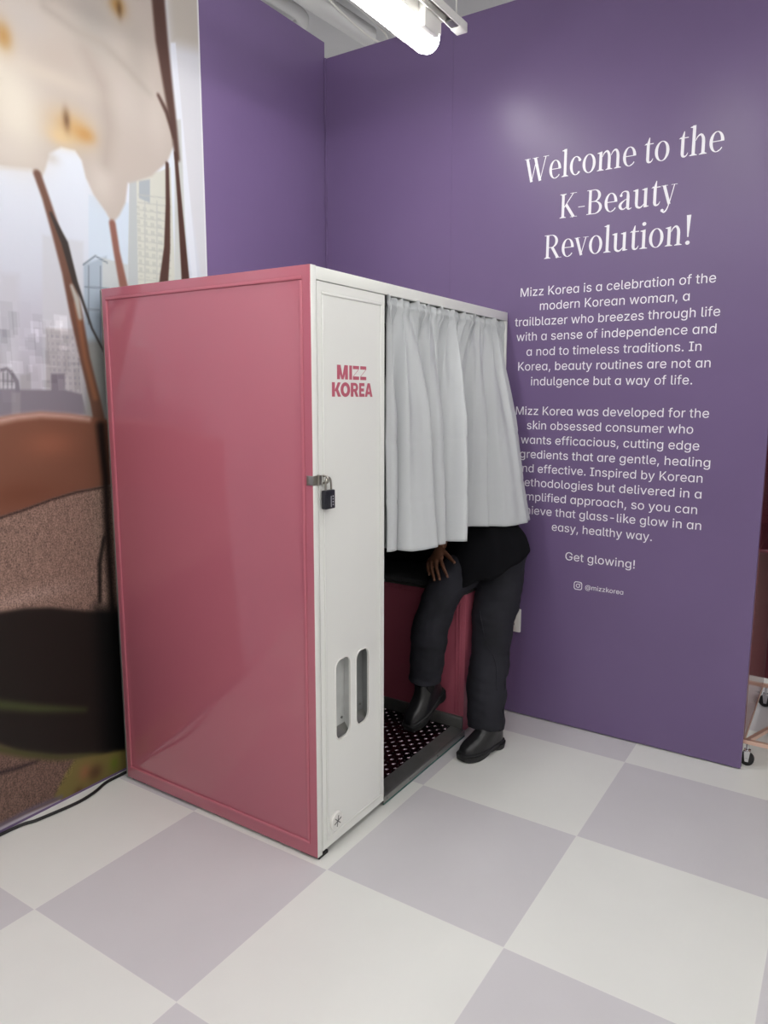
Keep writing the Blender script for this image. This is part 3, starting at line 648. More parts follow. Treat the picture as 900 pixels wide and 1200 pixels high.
# round slotted plug near the foot of the door
b = MB()
cy, cz = .1015, .100
b.tube([(0.0, cy, cz), (.006, cy, cz), (.009, cy, cz)], [.034, .034, .031], 32)
pl = b.build('vent_plug', M['white_plastic'], door, 40)
b = MB()
for k in range(3):
    a = PI*k/3+.3
    b.obox((.0094, cy, cz), (.0006, 0, 0), (0, .020*math.cos(a), .020*math.sin(a)), (0, -.0016*math.sin(a), .0016*math.cos(a)))
b.build('vent_slots', M['alu_dark'], pl)
# MIZZ KOREA, block letters with hairline Zs
def letters(mb, glyphs, y0, z0, wd, h, x):
    for g, (u0, u1) in glyphs:
        for q, poly in enumerate(g):
            xx = x+.0006+.000004*q
            mb.quadface([mb.bm.verts.new((xx, y0+(u0+(u1-u0)*u)*wd, z0+v*h)) for u, v in poly])
gM = [[(0,0),(.27,0),(.27,1),(0,1)], [(.73,0),(1,0),(1,1),(.73,1)], [(.04,1),(.33,1),(.56,0),(.40,0)], [(.67,1),(.96,1),(.60,0),(.44,0)]]
gI = [[(0,0),(1,0),(1,1),(0,1)]]
gZ = [[(0,.76),(1,.76),(1,1),(0,1)], [(0,0),(1,0),(1,.24),(0,.24)], [(.02,.24),(.09,.24),(.98,.76),(.90,.76)]]
gK = [[(0,0),(.34,0),(.34,1),(0,1)], [(.30,.40),(.66,1),(1.0,1),(.58,.34)], [(.36,.56),(.62,.66),(1.03,0),(.66,0)]]
def ring_polys(cx, cy, rx, ry, ix, iy, a0, a1, n=20):
    out = []
    for i in range(n):
        p, q = math.radians(a0+(a1-a0)*i/n), math.radians(a0+(a1-a0)*(i+1)/n)
        out.append([(cx+rx*math.cos(p), cy+ry*math.sin(p)), (cx+rx*math.cos(q), cy+ry*math.sin(q)), (cx+ix*math.cos(q), cy+iy*math.sin(q)), (cx+ix*math.cos(p), cy+iy*math.sin(p))])
    return out
gO = ring_polys(.5, .5, .5, .52, .2, .27, 0, 360)
gR = [[(0,0),(.34,0),(.34,1),(0,1)], [(.3,.8),(.55,.8),(.55,1),(.3,1)], [(.3,.36),(.55,.36),(.55,.56),(.3,.56)]] + ring_polys(.54, .68, .42, .32, .12, .12, -90, 90, 12) + [[(.42,.42),(.72,.46),(1.02,0),(.66,0)]]
gE = [[(0,0),(.38,0),(.38,1),(0,1)], [(.3,.78),(1,.78),(1,1),(.3,1)], [(.3,.39),(.9,.39),(.9,.61),(.3,.61)], [(.3,0),(1,0),(1,.22),(.3,.22)]]
gA = [[(0,0),(.30,0),(.58,1),(.34,1)], [(.70,0),(1,0),(.66,1),(.42,1)], [(.2,.18),(.8,.18),(.74,.38),(.26,.38)]]
b = MB()
letters(b, [(gM, (0,.36)), (gI, (.405,.50)), (gZ, (.53,.745)), (gZ, (.785,1.0))], .1275, 1.6145, .164, .0455, 0.0)
letters(b, [(gK, (0,.205)), (gO, (.20,.43)), (gR, (.445,.635)), (gE, (.655,.79)), (gA, (.80,1.0))], .100, 1.559, .229, .0455, 0.0)
lo = b.build('logo_lettering', M['logo'], door); lo['label'] = 'rose pink block lettering reading MIZZ KOREA'
# floor plate with raised lozenges
fp = MB().box((-BX+.018, .406, .022), (-.062, 1.085, .040)).build('floor_plate', M['plate'], booth)
b = MB(); k = 0
px_, py_ = .027, .027
for i in range(35):
    for j in range(26):
        cx, cy = -.075-i*px_, .42+j*py_
        if cx < -BX+.03 or cy > 1.07: continue
        a = PI/4 if (i+j) % 2 else -PI/4
        L_, W_ = .0115, .0032
        ca, sa = math.cos(a), math.sin(a)
        def P(u, v, h): return (cx+u*ca-v*sa, cy+u*sa+v*ca, .040+h)
        base = [P(-L_, 0, 0), P(-L_*.4, -W_, 0), P(L_*.4, -W_, 0), P(L_, 0, 0), P(L_*.4, W_, 0), P(-L_*.4, W_, 0)]
        top = [P(-L_*.7, 0, .0028), P(-L_*.3, -W_*.35, .0036), P(L_*.3, -W_*.35, .0036), P(L_*.7, 0, .0028), P(L_*.3, W_*.35, .0036), P(-L_*.3, W_*.35, .0036)]
        b.rings([base, top], False, True)
b.build('raised_tread', M['plate'], fp, 50)
# aluminium sill
sill = MB().prism([(-.066, .044), (-.006, .036), (-.002, .030), (-.002, .012), (-.066, .012)], 1, .406, 1.09).build('door_sill', M['alu_dark'], booth)
b = MB(); b.box((-.004, .406, .010), (.0005, 1.088, .034), .001); b.box((-.03, .407, .034), (-.004, .415, .075), .001); b.build('sill_strip', M['alu'], sill, 40)
MB().box((-.003, .406, .003), (.001, 1.088, .0095)).build('glass_edge', M['glass_edge'], sill)
for yy in (.43, .60, .83, 1.05): MB().cyl((.0004, yy, .022), (.0016, yy, .022), .004, 10).build('screw', M['alu_dark'], sill)
# bench
SZ = .690
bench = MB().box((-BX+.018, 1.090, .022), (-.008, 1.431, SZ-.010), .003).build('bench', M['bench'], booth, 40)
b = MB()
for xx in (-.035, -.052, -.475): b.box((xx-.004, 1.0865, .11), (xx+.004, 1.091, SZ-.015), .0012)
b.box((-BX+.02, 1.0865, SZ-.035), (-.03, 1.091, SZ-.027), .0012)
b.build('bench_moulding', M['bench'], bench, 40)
b = MB(); b.box((-BX+.018, 1.076, .041), (-.010, 1.0897, .098), .002); b.build('kick_strip', M['alu_dark'], bench, 40)
b = MB(); b.box((-BX+.018, 1.080, SZ-.0095), (-.006, 1.0895, SZ+.001), .002); b.box((-.0075, 1.085, SZ-.0095), (-.004, 1.43, SZ+.001)); b.build('bench_trim', M['alu'], bench, 40)
b = MB(); b.box((-BX+.02, 1.092, SZ-.0095), (-.012, 1.429, SZ+.022), .012, 3); b.build('seat_cushion', M['seat'], bench, 60)
# levelling feet
for (xx, yy) in ((-.05, .03), (-BX+.05, .03), (-.05, 1.38), (-BX+.05, 1.38)):
    MB().box((xx-.035, yy-.02, 0), (xx+.048, yy+.03, .0118), .002).build('foot', M['feet'], booth)
# rod
MB().cyl((-.040, OY0, 1.884), (-.040, OY1, 1.884), .006, 14).build('curtain_rod', M['steel'], booth, 60)

# ------------------------------------------------------------ curtain
def curtain():
    hem = [(.0,.412),(.026,.428),(.030,.448),(-.040,.456),(.034,.468),(.078,.500),(.102,.550),(.108,.596),(.066,.602),(-.040,.604),(.044,.622),(.094,.645),(.114,.672),(.060,.676),(-.025,.690),(.060,.712),(.126,.742),(.150,.764),(.104,.770),(.0,.806),(-.046,.860),(-.050,.950),(-.010,1.022),(.060,1.050),(.098,1.084),(.088,1.092),(.074,1.100),(.100,1.124),(.172,1.192),(.196,1.256),(.194,1.308),(.176,1.354),(.104,1.396),(.030,1.412),(-.004,1.420)]
    NU, NV = 420, 90
    H = np.array(catmull(hem, 1200)); d = np.r_[0, np.cumsum(np.hypot(*np.diff(H, axis=0).T))]; tt = np.linspace(0, d[-1], NU)
    hx, hy = np.interp(tt, d, H[:, 0]), np.interp(tt, d, H[:, 1])
    u = np.linspace(0, 1, NU)
    def low(a):
        kx = np.exp(-np.linspace(-2.4, 2.4, 121)**2); kx /= kx.sum()
        return np.convolve(np.pad(a, 60, mode='reflect', reflect_type='odd'), kx, 'valid')
    bx_, by_ = low(hx), low(hy)          # broad bulge and the folds riding on it
    ztop, zrod, zhem = 1.906, 1.884, 1.000
    rs = np.random.RandomState(3)
    # gather ruffles of uneven width
    ph = np.cumsum(.7 + .6*rs.rand(NU)); ph = ph/ph[-1]*2*PI*21
    ruff = np.sin(ph)*(.75+.35*np.sin(ph*.23+1)) ; ruff2 = np.cos(ph+.5*np.sin(ph*.37))
    med = np.sin(2*PI*u*11.3+.4)
    verts = []
    vv = np.r_[np.linspace(0, .07, 16), np.linspace(.078, 1, NV-16)]
    ty = OY0 + .004 + u*(OY1-OY0-.010)
    for v in vv:
        z = ztop + (zhem - ztop)*v
        s = max(0, (v-.045)/.955)**.92
        g = math.exp(-((v-.026)/.010)**2)               # pinch on the rod
        amp = (.0205 if v < .055 else .0205*math.exp(-(v-.055)/.16)) * (1-.35*g)
        f2 = min(1, max(0, v-.05)/.42)**.8
        x = (-.010)*(1-s) + bx_*s + (hx-bx_)*f2 + ruff*amp + med*.007*np.sin(PI*min(1, v*1.2))*(1-s)
        y = ty*(1-s) + by_*s + (hy-by_)*f2 + ruff2*amp*.45
        y = np.maximum(y, OY0+.003)
        # rod pocket rounding
        if v < .06: x = x + .006*math.sin(PI*v/.06)
        # smaller folds and slack creases
        x = x + (.0075*np.sin(2*PI*(u*17.3+.25*np.sin(3*u*PI)+.10*v)) + .004*np.sin(2*PI*u*29+1.1*v))*min(1, v*5)*(1-.35*v)*np.clip((.97-u)/.12, 0, 1)
        x = x + .0035*np.sin(9*v+u*23+2*np.sin(5*u*PI))*s + .003*np.sin(31*v+11*u)*s*(1-v)
        # shallow creases where the cloth was folded
        for vc in (.56, .80): x = x - .003*math.exp(-((v-vc)/.008)**2)
        zz = z + .006*np.sin(ph*.5)*(v < .02) + (.004*np.sin(u*37)+.010*(hx-.05))*v**6
        verts += list(zip(x, y, zz if hasattr(zz, '__len__') else [zz]*NU))
    F = []
    n = len(vv)
    for i in range(n-1):
        for j in range(NU-1):
            F.append((i*NU+j, (i+1)*NU+j, (i+1)*NU+j+1, i*NU+j+1))
    me = bpy.data.meshes.new('curtain'); me.from_pydata([tuple(map(float, p)) for p in verts], [], F); me.update()
    o = link_mesh('curtain', me, M['curtain'], None, 179)
    md = o.modifiers.new('t', 'SOLIDIFY'); md.thickness = .0016; md.offset = 0
    tag(o, 'pale grey satin curtain gathered on a rod across the booth opening', 'curtain')
    return o
curtain()

# ------------------------------------------------------------ hasp and padlock
pk = empty('padlock', (.022, .054, 1.205), 'black padlock hanging from the steel hasp on the booth edge', 'padlock')
MB().box((.0085, .030, 1.206), (.0275, .078, 1.266), .003, 2).build('lock_body', M['lock'], pk, 40)
sh = [(.018, .040, 1.262), (.018, .040, 1.286), (.018, .044, 1.300), (.018, .054, 1.306), (.018, .064, 1.300), (.018, .068, 1.286), (.018, .068, 1.262)]
MB().tube([tuple(p) for p in catmull(sh, 24)], .0036, 10).build('shackle', M['steel'], pk, 60)
b = MB()
for k in range(4): b.box((.0275, .0635, 1.217+.009*k), (.0278, .0685, 1.221+.009*k))
b.box((.0275, .0545, 1.212), (.0278, .0572, 1.248))
mk = b.build('print', M['lock_mark'], pk)
hs = empty('hasp', (0, 0, 1.30), 'small steel hasp bent round the pink and white booth corner', 'hasp')
b = MB(); b.box((-.024, -.0032, 1.284), (.003, -.0002, 1.314), .001); b.box((.0002, -.003, 1.284), (.0032, .040, 1.314), .001)
b.build('hinge_leaf', M['steel'], hs, 40)
b = MB(); b.cyl((.0035, .022, 1.283), (.0035, .022, 1.316), .0045, 12); b.build('hinge_pin', M['steel'], hs, 60)
st = [(.003, .046, 1.288), (.018, .046, 1.289), (.026, .046, 1.298), (.018, .046, 1.309), (.003, .046, 1.311)]
MB().tube([tuple(p) for p in catmull(st, 16)], .0032, 10).build('staple', M['steel'], hs, 60)

# ------------------------------------------------------------ wall outlet
ou = empty('wall_outlet', (.0745, WY, .483), 'white electrical outlet low on the purple wall behind the standing leg', 'outlet')
MB().box((.037, WY-.014, .425), (.112, WY-.0005, .541), .004, 2).build('cover_plate', M['white_plastic'], ou, 40)
for zz in (.505, .461):
    c = MB(); c.prism([(.0745+u, zz+v) for u, v in rrect(-.018, -.014, .018, .014, .010)], 1, WY-.0155, WY-.0139)
    s_ = c.build('socket', M['white_plastic'], ou, 40)
    c = MB()
    for du in (-.007, .007): c.box((.0745+du-.0014, WY-.0160, zz-.001), (.0745+du+.0014, WY-.0154, zz+.008))
    c.prism([(.0745+.0026*math.cos(a*PI/6), zz-.008+.0026*math.sin(a*PI/6)) for a in range(12)], 1, WY-.0160, WY-.0154)
    c.build('socket_slots', M['outlet_hole'], s_)

# ------------------------------------------------------------ floor cable along the mural
pts = [(-1.045, -1.6), (-1.04, -1.1), (-1.043, -.505), (-1.018, -.375), (-.999, -.232), (-1.008, -.15), (-1.034, -.075), (-1.036, -.01), (-1.033, .2), (-1.033, .9)]
o = MB().tube([(float(p[0]), float(p[1]), .0065) for p in catmull(pts, 60)], .006, 10).build('floor_cable', M['black_cable'], None, 60)
tag(o, 'black cable lying on the floor along the foot of the mural', 'cable')

# ============================================================ WALL LETTERING
FONT = None
try:
    FONT = bpy.data.fonts.load(os.path.join(bpy.utils.system_resource('DATAFILES', path='fonts'), 'Inter.woff2'))
except Exception: pass
def raw_text(s, size):
    c = bpy.data.curves.new('t', 'FONT'); c.body = s.replace('a', '\u0251') if FONT else s
    if FONT: c.font = FONT
    c.size = size; c.align_x = 'LEFT'; c.resolution_u = 3
    o = bpy.data.objects.new('t', c); COL.objects.link(o); bpy.context.view_layer.update()
    me = bpy.data.meshes.new_from_object(o.evaluated_get(bpy.context.evaluated_depsgraph_get()))
    bpy.data.objects.remove(o); bpy.data.curves.remove(c)
    V = np.array([v.co[:] for v in me.vertices]); F = [tuple(p.vertices) for p in me.polygons]; bpy.data.meshes.remove(me)
    return V, F
def text_mesh(s, size, width, cx, z):
    """one line centred on cx, scaled in width to fit, flat vinyl on the right wall; K and k are drawn from bars"""
    em = .72*size
    bar_x = raw_text('I', size)[0][:, 0].max()
    def pen(i): return raw_text(s[:i]+'I', size)[0][:, 0].max() - bar_x if i else 0.0
    parts = []; i = 0
    while i < len(s):
        j = i
        if s[i] in 'Kk':
            x = pen(i); t = .092*em; h = .727*em if s[i] == 'K' else .756*em; xh = .727*em if s[i] == 'K' else .546*em; w_ = .60*em if s[i] == 'K' else .50*em
            l = x+.085*em
            polys = [[(l, 0), (l+t, 0), (l+t, h), (l, h)], [(l+t*.9, xh*.30), (l+t*.9, xh*.30+t*1.25), (x+w_-t*1.35, xh), (x+w_-t*.1, xh)], [(l+t+.12*em, xh*.36), (l+t+.19*em, xh*.36+t), (x+w_+t*.45, 0), (x+w_-t*.85, 0)]]
            V, F = [], []
            for q, p in enumerate(polys):
                n0 = len(V); V += [(u, v, .000003*q) for u, v in p]; F.append(tuple(range(n0, n0+4)))
            parts.append((np.array(V), F)); i += 1; continue
        while j < len(s) and s[j] not in 'Kk': j += 1
        run = s[i:j]
        if run.strip():
            k0 = len(run)-len(run.lstrip())
            V, F = raw_text(run.lstrip(), size)
            V[:, 0] += pen(i+k0); parts.append((V, F))
        i = j
    n = 0; VV = []; FF = []
    for V, F in parts:
        VV.append(V); FF += [tuple(q+n for q in f) for f in F]; n += len(V)
    V = np.vstack(VV); x0, x1 = V[:, 0].min(), V[:, 0].max(); k = width/(x1-x0)
    return np.column_stack([(V[:, 0]-(x0+x1)/2)*k+cx, WY-.0006-V[:, 2], z+V[:, 1]]), FF
def join_mesh(name, items, m, parent=None):
    VV, FF, n = [], [], 0
    for V, F in items:
        VV += V.tolist(); FF += [tuple(i+n for i in f) for f in F]; n += len(V)
    me = bpy.data.meshes.new(name); me.from_pydata(VV, [], FF); me.update()
    return link_mesh(name, me, m, parent)
PARA = [('Mizz Korea is a celebration of the', .832, 2.0165), ('modern Korean woman, a', .641, 1.952), ('trailblazer who breezes through life', .880, 1.885), ('with a sense of independence and', .860, 1.818), ('a nod to timeless traditions. In', .757, 1.750), ('Korea, beauty routines are not an', .835, 1.683), ('indulgence but a way of life.', .704, 1.615)]
PARA2 = [('Mizz Korea was developed for the', .847, 1.4795), ('skin obsessed consumer who', .733, 1.413), ('wants efficacious, cutting edge', .789, 1.3455), ('ingredients that are gentle, healing', .882, 1.278), ('and effective. Inspired by Korean', .831, 1.2115), ('methodologies but delivered in a', .831, 1.145), ('simplified approach, so you can', .806, 1.078), ('achieve that glass-like glow in an', .846, 1.0125), ('easy, healthy way.', .454, .944)]
tx = empty('wall_lettering', (.475, WY, 2.0), 'white sans serif paragraphs on the purple wall beneath the large heading', 'lettering')
for s, w_, z in PARA: join_mesh('text_line', [text_mesh(s, .0742, w_, .4745, z)], M['letter'], tx)
for s, w_, z in PARA2: join_mesh('text_line', [text_mesh(s, .0742, w_, .476, z)], M['letter'], tx)
join_mesh('text_line', [text_mesh('Get glowing!', .0742, .317, .4785, .8125)], M['letter'], tx)
# camera icon and handle
hd = empty('wall_lettering', (.48, WY, .69), 'tiny white camera icon and handle beneath the paragraphs on the purple wall', 'lettering')
join_mesh('handle_text', [text_mesh('@mizzkorea', .042, .173, .5065, .6865)], M['letter'], hd)
b = MB()
cx, cz = .3855, .698
def ring2d(mb, outer, inner):
    n = len(outer); y0, y1 = WY-.0009, WY-.0001
    for i in range(n):
        j = (i+1) % n
        mb.rings([[(p[0], y, p[1]) for p in (outer[i], outer[j], inner[j], inner[i])] for y in (y1, y0)])
ring2d(b, rrect(cx-.0195, cz-.0195, cx+.0195, cz+.0195, .011), rrect(cx-.0162, cz-.0162, cx+.0162, cz+.0162, .008))
c1 = [(cx+.0098*math.cos(a*PI/14), cz+.0098*math.sin(a*PI/14)) for a in range(28)]; c2 = [(cx+.0068*math.cos(a*PI/14), cz+.0068*math.sin(a*PI/14)) for a in range(28)]
ring2d(b, c1, c2)
b.prism([(cx+.0105+.002*math.cos(a*PI/6), cz+.0105+.002*math.sin(a*PI/6)) for a in range(12)], 1, WY-.0009, WY-.0001)
b.build('camera_icon', M['letter'], hd)

# high-contrast serif heading, drawn as strokes (cap height 1)
XH, ASC, TH, TN = .75, 1.13, .118, .030
def stroke2(pts, ws, n=14):
    P = catmull([(p[0], p[1], w_) for p, w_ in zip(pts, ws)], n) if len(pts) > 2 else [np.array((p[0], p[1], w_)) for p, w_ in zip(pts, ws)]
    out = []
    L, R = [], []
    for i in range(len(P)):
        a = P[max(0, i-1)]; q = P[min(len(P)-1, i+1)]; t = np.array([q[0]-a[0], q[1]-a[1]]); t /= np.linalg.norm(t)+1e-9; nn = np.array([-t[1], t[0]])
        L.append((P[i][0]+nn[0]*P[i][2]/2, P[i][1]+nn[1]*P[i][2]/2)); R.append((P[i][0]-nn[0]*P[i][2]/2, P[i][1]-nn[1]*P[i][2]/2))
    for i in range(len(P)-1): out.append([L[i], L[i+1], R[i+1], R[i]])
    return out
def bar(x0, y0, x1, y1): return [[(x0, y0), (x1, y0), (x1, y1), (x0, y1)]]
def foot(xc, y=0, w_=.15, up=1):
    return [[(xc-w_, y), (xc+w_, y), (xc+w_, y+.018*up), (xc+TH*.5, y+.06*up), (xc-TH*.5, y+.06*up), (xc-w_, y+.018*up)]]
def flag(xc, y):  # sloped head serif to the left
    return [[(xc-TH*.5-.085, y-.065), (xc-TH*.5-.085, y-.045), (xc+TH*.5, y), (xc+TH*.5, y-.09), (xc-TH*.5, y-.09)]]
def disc(cx_, cy_, r, n=16): return [[(cx_+r*math.cos(2*PI*i/n), cy_+r*math.sin(2*PI*i/n)) for i in range(n)]]
def stem(xc, y0, y1): return bar(xc-TH/2, y0, xc+TH/2, y1)
def bowl(cx_, cy_, rx, ry, a0, a1, thick=TH, thin=TN, n=28):
    return ring_polys(cx_, cy_, rx, ry, rx-thick, ry-thin, a0, a1, n)
def arch(x0, x1):   # from stem x0 over to stem x1
    return stroke2([(x0+.03, XH-.20), (x0+.10, XH-.06), (x0+.21, XH+.0), (x1-.02, XH-.12), (x1, XH-.28)], [.02, .045, .075, .105, TH], 18)
G = {}
G['o'] = (.60, bowl(.30, XH/2, .275, XH/2+.012, 0, 360, TH))
G['e'] = (.54, bowl(.285, XH/2, .26, XH/2+.012, 2, 300, TH, .03) + bowl(.285, XH/2, .26, XH/2+.012, -62, -38, .05, .03, 6) + bar(.13, XH*.50, .54, XH*.50+.032))
G['c'] = (.52, bowl(.285, XH/2, .26, XH/2+.012, 45, 318, TH, .035) + disc(.44, XH-.16, .062))
G['l'] = (.32, stem(.16, 0, ASC) + foot(.16) + flag(.16, ASC))
G['h'] = (.68, stem(.16, 0, ASC) + foot(.16, 0, .14) + flag(.16, ASC) + arch(.20, .51) + stem(.51, 0, XH-.26) + foot(.51, 0, .14))
G['n'] = (.68, stem(.16, 0, XH-.02) + foot(.16, 0, .14) + flag(.16, XH+.02) + arch(.20, .51) + stem(.51, 0, XH-.26) + foot(.51, 0, .14))
G['m'] = (1.02, stem(.16, 0, XH-.02) + foot(.16, 0, .14) + flag(.16, XH+.02) + arch(.20, .51) + stem(.51, 0, XH-.26) + foot(.51, 0, .14) + arch(.55, .86) + stem(.86, 0, XH-.26) + foot(.86, 0, .14))
G['i'] = (.32, stem(.16, 0, XH-.02) + foot(.16) + flag(.16, XH+.02) + disc(.155, XH+.24, .078))
G['u'] = (.66, stem(.15, .2, XH) + flag(.15, XH+.01) + stroke2([(.15, .24), (.17, .08), (.28, .01), (.38, .06), (.46, .16)], [TH, .10, .07, .045, .02], 18) + stem(.50, 0, XH) + flag(.50, XH+.01) + [[(.50, 0), (.64, .025), (.64, .045), (.50, .07)]])
G['t'] = (.40, stem(.18, .12, XH-.02) + [[(.12, XH-.03), (.239, XH-.03), (.239, XH+.22), (.21, XH+.22)]] + [[(.03, XH-.045), (.12, XH-.045), (.12, XH+.03)]] + bar(.06, XH-.045, .385, XH-.01) + stroke2([(.18, .14), (.20, .05), (.27, .015), (.34, .06), (.385, .15)], [TH, .10, .06, .04, .018], 14))
G['a'] = (.58, stem(.41, .05, XH-.22) + stroke2([(.41, XH-.24), (.39, XH-.06), (.27, XH-.005), (.17, XH-.05), (.12, XH-.14)], [TH, .085, .04, .04, .05], 16) + disc(.13, XH-.16, .056) + stroke2([(.40, XH-.30), (.28, XH*.52), (.14, XH*.37), (.10, XH*.22), (.16, .06), (.25, .035), (.36, .11)], [.025, .035, .09, .12, .085, .045, .03], 26) + stroke2([(.41, .14), (.43, .04), (.49, .015), (.57, .06)], [TH*.95, .09, .05, .02], 12))
G['v'] = (.58, stroke2([(.10, XH), (.31, 0)], [TH, TH*.9]) + stroke2([(.29, .0), (.49, XH)], [.03, .035]) + bar(-.0, XH-.018, .24, XH) + bar(.37, XH-.018, .60, XH))
G['y'] = (.58, stroke2([(.10, XH), (.32, 0)], [TH, TH*.9]) + stroke2([(.49, XH), (.34, .12), (.24, -.18), (.14, -.29), (.06, -.25)], [.035, .035, .05, .06, .05], 20) + disc(.065, -.215, .062) + bar(0, XH-.018, .24, XH) + bar(.37, XH-.018, .60, XH))
G['W'] = (1.06, stroke2([(.10, 1), (.31, 0)], [TH*1.05, TH]) + stroke2([(.31, 0), (.50, .86)], [.03, .035]) + stroke2([(.46, 1), (.70, 0)], [TH*1.05, TH]) + stroke2([(.70, 0), (.94, 1)], [.03, .035]) + bar(-.02, .98, .24, 1) + bar(.34, .98, .60, 1) + bar(.82, .98, 1.07, 1))
G['K'] = (.76, stem(.16, 0, 1) + foot(.16, 0, .14) + foot(.16, 1, .14, -1) + stroke2([(.20, .42), (.60, 1)], [.035, .035]) + stroke2([(.29, .55), (.63, 0)], [TH, TH]) + bar(.46, .98, .74, 1) + bar(.48, 0, .78, .02))
G['B'] = (.72, stem(.16, 0, 1) + bar(.02, 0, .34, .03) + bar(.02, .97, .34, 1) + bar(.16, .50, .36, .53) + bowl(.33, .75, .27, .25, -90, 90) + bowl(.34, .26, .32, .265, -90, 90))
G['R'] = (.74, stem(.16, 0, 1) + foot(.16, 0, .14) + bar(.02, .97, .34, 1) + bar(.16, .45, .36, .48) + bowl(.33, .725, .28, .275, -90, 90) + stroke2([(.36, .47), (.62, 0)], [TH, TH]) + bar(.52, 0, .78, .02))
G['-'] = (.36, bar(.04, .36, .32, .39))
G['!'] = (.34, [[(.13, .28), (.18, .28), (.235, 1.13), (.075, 1.13)]] + disc(.155, .06, .082))
G[' '] = (.24, [])
def heading(s, x0, x1, z, cap):
    items = []; pen = 0.0; polys = []; sp = .02
    for ch in s:
        adv, g = G[ch]
        for p in g: polys.append([(u+pen, v) for u, v in p])
        pen += adv+sp
    lo_, hi_ = min(u for p in polys for u, v in p), max(u for p in polys for u, v in p)
    k = (x1-x0)/(hi_-lo_)
    V, F = [], []
    for q, p in enumerate(polys):
        n0 = len(V); y = WY-.0006-.000002*(q % 40)
        V += [(x0+(u-lo_)*k, y, z+v*cap) for u, v in p]
        area = sum(p[i][0]*p[(i+1) % len(p)][1]-p[(i+1) % len(p)][0]*p[i][1] for i in range(len(p)))
        f = tuple(range(n0, len(V))); F.append(f if area > 0 else f[::-1])
    return np.array(V), F
hh = empty('wall_lettering', (.475, WY, 2.35))
for s, a, c_, z in (('Welcome to the', .060, .886, 2.511), ('K-Beauty', .231, .722, 2.339), ('Revolution!', .166, .782, 2.174)):
    join_mesh('heading_line', [heading(s, a, c_, z, .100)], M['letter'], hh)
tag(hh, 'large white serif heading of three lines, Welcome to the K-Beauty Revolution!', 'lettering')

# ============================================================ DISPLAY CART beyond the free wall end
ct = empty('display_cart', (1.5, 1.9, 0), 'rose gold wheeled cart with burgundy side standing past the wall end', 'cart')
cx0, cx1, cy0, cy1 = 1.104, 1.75, 1.505, 2.25
b = MB()
b.box((cx0, cy0, .100), (cx0+.018, cy1, .118), .001); b.box((cx1-.018, cy0, .100), (cx1, cy1, .118), .001)
b.box((cx0+.018, cy0, .100), (cx1-.018, cy0+.018, .118), .001); b.box((cx0+.018, cy1-.018, .100), (cx1-.018, cy1, .118), .001)
b.build('bottom_frame', M['rose'], ct)
b = MB(); b.obox((cx0+.16, (cy0+cy1)/2, .109), (.13, (cy1-cy0)/2-.02, 0), (-.008, .003, 0), (0, 0, .008)); b.build('brace_bar', M['rose'], ct)
for yy in (cy0, cy1-.018): MB().box((cx1-.018, yy, .118), (cx1, yy+.018, 1.9), .001).build('upright', M['rose'], ct)
MB().box((cx0, cy0, .1185), (cx0+.016, cy1, .95), .001).build('side_panel', M['tinted'], ct)
MB().box((cx0, cy0, .951), (cx0+.016, cy1, 1.9), .001).build('side_panel', M['burgundy'], ct)
MB().box((cx0+.0165, cy1-.016, .15), (cx1-.019, cy1-.004, 1.88)).build('back_panel', M['burgundy'], ct)
for zz in (.935, 1.4): MB().box((cx0+.0165, cy0+.002, zz), (cx1-.02, cy1-.018, zz+.012), .001).build('shelf', M['burgundy'], ct)
for xx in (cx0+.030, cx1-.030):
    for yy in (cy0+.016, cy1-.016):
        c = MB(); c.cyl((xx, yy, .066), (xx, yy, .0995), .006, 12); c.box((xx-.014, yy-.015, .060), (xx+.014, yy+.015, .070), .003)
        for q in (-1, 1): c.prism([(xx-.013, .066), (xx+.013, .066), (xx+.008, .020), (xx-.006, .020)], 1, yy+q*.0125, yy+q*.0155)
        k_ = c.build('caster', M['chrome'], ct, 40)
        c = MB(); c.tube([(xx, yy-.011, .0300), (xx, yy-.008, .0300), (xx, yy+.008, .0300), (xx, yy+.011, .0300)], [.025, .0295, .0295, .025], 24); c.build('wheel', M['feet'], k_, 40)
        c = MB(); c.cyl((xx, yy-.0175, .0300), (xx, yy+.0175, .0300), .006, 12); c.build('axle', M['chrome'], k_, 40)

